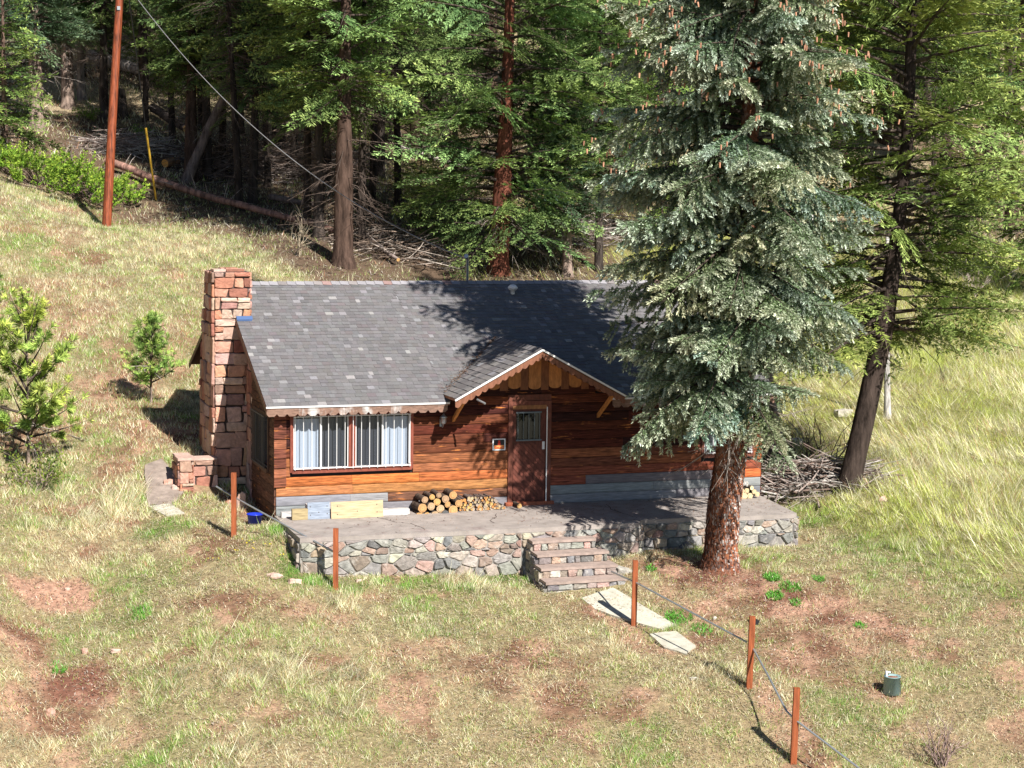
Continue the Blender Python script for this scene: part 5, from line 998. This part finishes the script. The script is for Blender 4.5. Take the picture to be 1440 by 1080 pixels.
GB=[(.32,.28,.26),(.25,.20,.18),(.42,.39,.36),(.18,.13,.11)]
brush('brush_pile',1146,690,1.35,.7,.7,560,'heap of grey dead branches right of the cabin below the leaning fir',GB)
brush('brush_pile',345,245,2.6,1.8,1.2,420,'dark tangle of dead branches behind the middle of the fallen log',[(.11,.08,.065),(.20,.17,.155),(.07,.055,.05)],(1,3))  # stick colours darkened to stand for the forest shade
brush('brush_pile',180,215,1.6,1.1,.8,260,'grey tangle of thin twigs behind the base of the utility pole',GB,(.8,2))
brush('brush_pile',560,360,2.2,1.5,.8,260,'brown tangle of dead branches just above the roof ridge',[(.2,.15,.12),(.36,.31,.27),(.12,.09,.07)],(1,2.5))
brush('brush_pile',810,330,2.4,1.6,.7,260,'pale tangle of dead branches behind the roof right of the central fir',GB,(1,2.5))
brush('brush_pile',445,232,2.4,1.4,.9,240,'sunlit reddish tangle of dead branches between the two straight trunks',[(.36,.24,.2),(.5,.42,.38)],(1,2.4))
# --- bare shrubs
def shrub(px,py,hh_,n,spread,col,label,name='bare_shrub',leaf=None):
    c=hit(px,py); root=thing(name,label,'shrub',c); mb=MB(); tips=[]
    def grow(p,d,l,r,dep):
        q=[p]
        for k in range(3): d=(d+Vector((random.gauss(0,.16),random.gauss(0,.16),random.gauss(.02,.1)))).normalized(); q.append(q[-1]+d*l/3)
        mb.tube(q,[r,r*.85,r*.7,r*.55],4,jc(col,.25),cap=False); tips.append((q[-1],d))
        if dep:
            for k in (1,2,3):
                if random.random()<.85: grow(q[k],(d+Vector((random.gauss(0,.5),random.gauss(0,.5),random.gauss(.05,.35)))).normalized(),l*.55,r*.5,dep-1)
    for i in range(n):
        a=random.random()*6.28; grow(Vector((random.uniform(-.1,.1),random.uniform(-.1,.1),-.05)),Vector((math.cos(a)*spread,math.sin(a)*spread,1)).normalized(),hh_*random.uniform(.5,.8),.010+.006*hh_,2)
    mb.build('stems',M_bark,root)
    if leaf is not None:
        P=np.array([tuple(t[0]) for t in tips]);P=np.repeat(P,7,axis=0);n_=len(P); P=P+rnd(n_,.05); V,C_=leafquads(P,rnd(n_,1)+[0,0,.6],rnd(n_,1)+[0,0,.5],rng.uniform(.05,.10,n_),rng.uniform(.03,.05,n_),mixc(np.tile(leaf[0],(n_,1)),np.array(leaf[1]),rng.random(n_))); nmesh('leaves',V,np.arange(len(V)).reshape(-1,4),M_leaf,C_,root)
shrub(1128,665,1.5,9,.75,(.14,.10,.08),'dark bare many-stemmed shrub behind the brush pile, nearest the cabin')
shrub(1162,662,1.4,7,.6,(.16,.12,.10),'bare thin shrub between the cabin-side shrub and the leaning fir')
shrub(1325,1078,.75,12,.35,(.25,.18,.16),'small leafless twiggy shrub at the bottom right edge')
shrub(420,360,1.2,7,.4,(.36,.30,.22),'thin dry shrub stems at the shade edge behind the chimney')
shrub(1370,420,1.4,8,.6,(.3,.25,.22),'pale bare shrub on the bank behind the leaning fir')
shrub(105,235,1.0,8,.5,(.3,.24,.22),'small bare grey shrub right of the juniper',leaf=None)
shrub(55,690,1.0,10,.8,(.3,.24,.2),'low dark green leafy bush in dry grass at left below the near pine',name='green_bush',leaf=((.04,.09,.02),(.20,.24,.04)))
shrub(120,170,.7,9,.9,(.2,.15,.1),'small bright green bush by the slim trunk left of the utility pole',name='green_bush',leaf=((.10,.2,.03),(.26,.36,.06)))
shrub(200,400/2,.6,8,.9,(.2,.15,.1),'small green bush at the foot of the guy wire slope',name='green_bush',leaf=((.10,.2,.03),(.2,.3,.06)))
# --- juniper
def juniper(px,py,rx,ry,hh_,label):
    c=hit(px,py); root=thing('juniper_bush',label,'shrub',c); T=[bough('juniper',1.0,(.13,.26,.03),(.46,.58,.08),1.0,1.15) for _ in range(4)]; Vs=[];Cs=[]; mb=MB()
    for i in range(190):
        a=random.random()*6.28;q=math.sqrt(random.random()); u,v=math.cos(a)*q*rx,math.sin(a)*q*ry; x=u*_cy+v*_sy;y=-u*_sy+v*_cy; z=h(c.x+x,c.y+y)-c.z+hh_*(1-q*q)*random.uniform(.3,.8); V,C_,A_=T[i%4]; az=a+random.gauss(0,.6)-YAW
        Vs.append(place(V,az,random.uniform(.1,.8),np.array([x,y,z]),random.uniform(.5,.95))); Cs.append(C_*random.uniform(.75,1.2)); mb.tube([(x*.5,y*.5,z*.2),(x,y,z)],[.02,.012],4,(.15,.11,.09),cap=False)
    V=np.concatenate(Vs); mb.build('stems',M_bark,root); nmesh('foliage',V,np.arange(len(V)).reshape(-1,4),M_leaf,np.concatenate(Cs),root)
juniper(70,266,2.9,1.5,1.0,'wide bright green juniper spreading at the left edge below the corner spruce')
# --- young pines
def pine(px,py,hgt,w0,label,nb,cA,cB,lsz=1.0,dup_=None,cb=.45):
    q=hit(px,py); return make_tree('young_pine',label,'tree','pine',hgt,cb,lambda z: float(np.interp(z/hgt,[0,.2,.55,.85,1],[w0,w0*1.05,w0*.9,w0*.42,w0*.2])),nb,cA,cB,(.035),(.22,.17,.14),path=[(-.3,0,0),(hgt,.02,0)],loc=q,dens=.9,lsz=lsz,dead=6,nt=3,elf=lambda z:lerp(.15,1.15,(z/hgt)**1.5))
pine(40,655,3.6,1.55,'near young pine with open yellow-green branches at the left edge',30,(.15,.25,.04),(.60,.70,.16),1.3)
pine(212,567,2.05,.75,'small dense young pine on the slope between the near pine and the chimney',34,(.11,.22,.04),(.42,.56,.14),1.0,cb=.35)
pine(-18,500,2.2,.7,'young pine cut off by the left edge above the near pine',24,(.06,.13,.03),(.2,.3,.06),1.1)
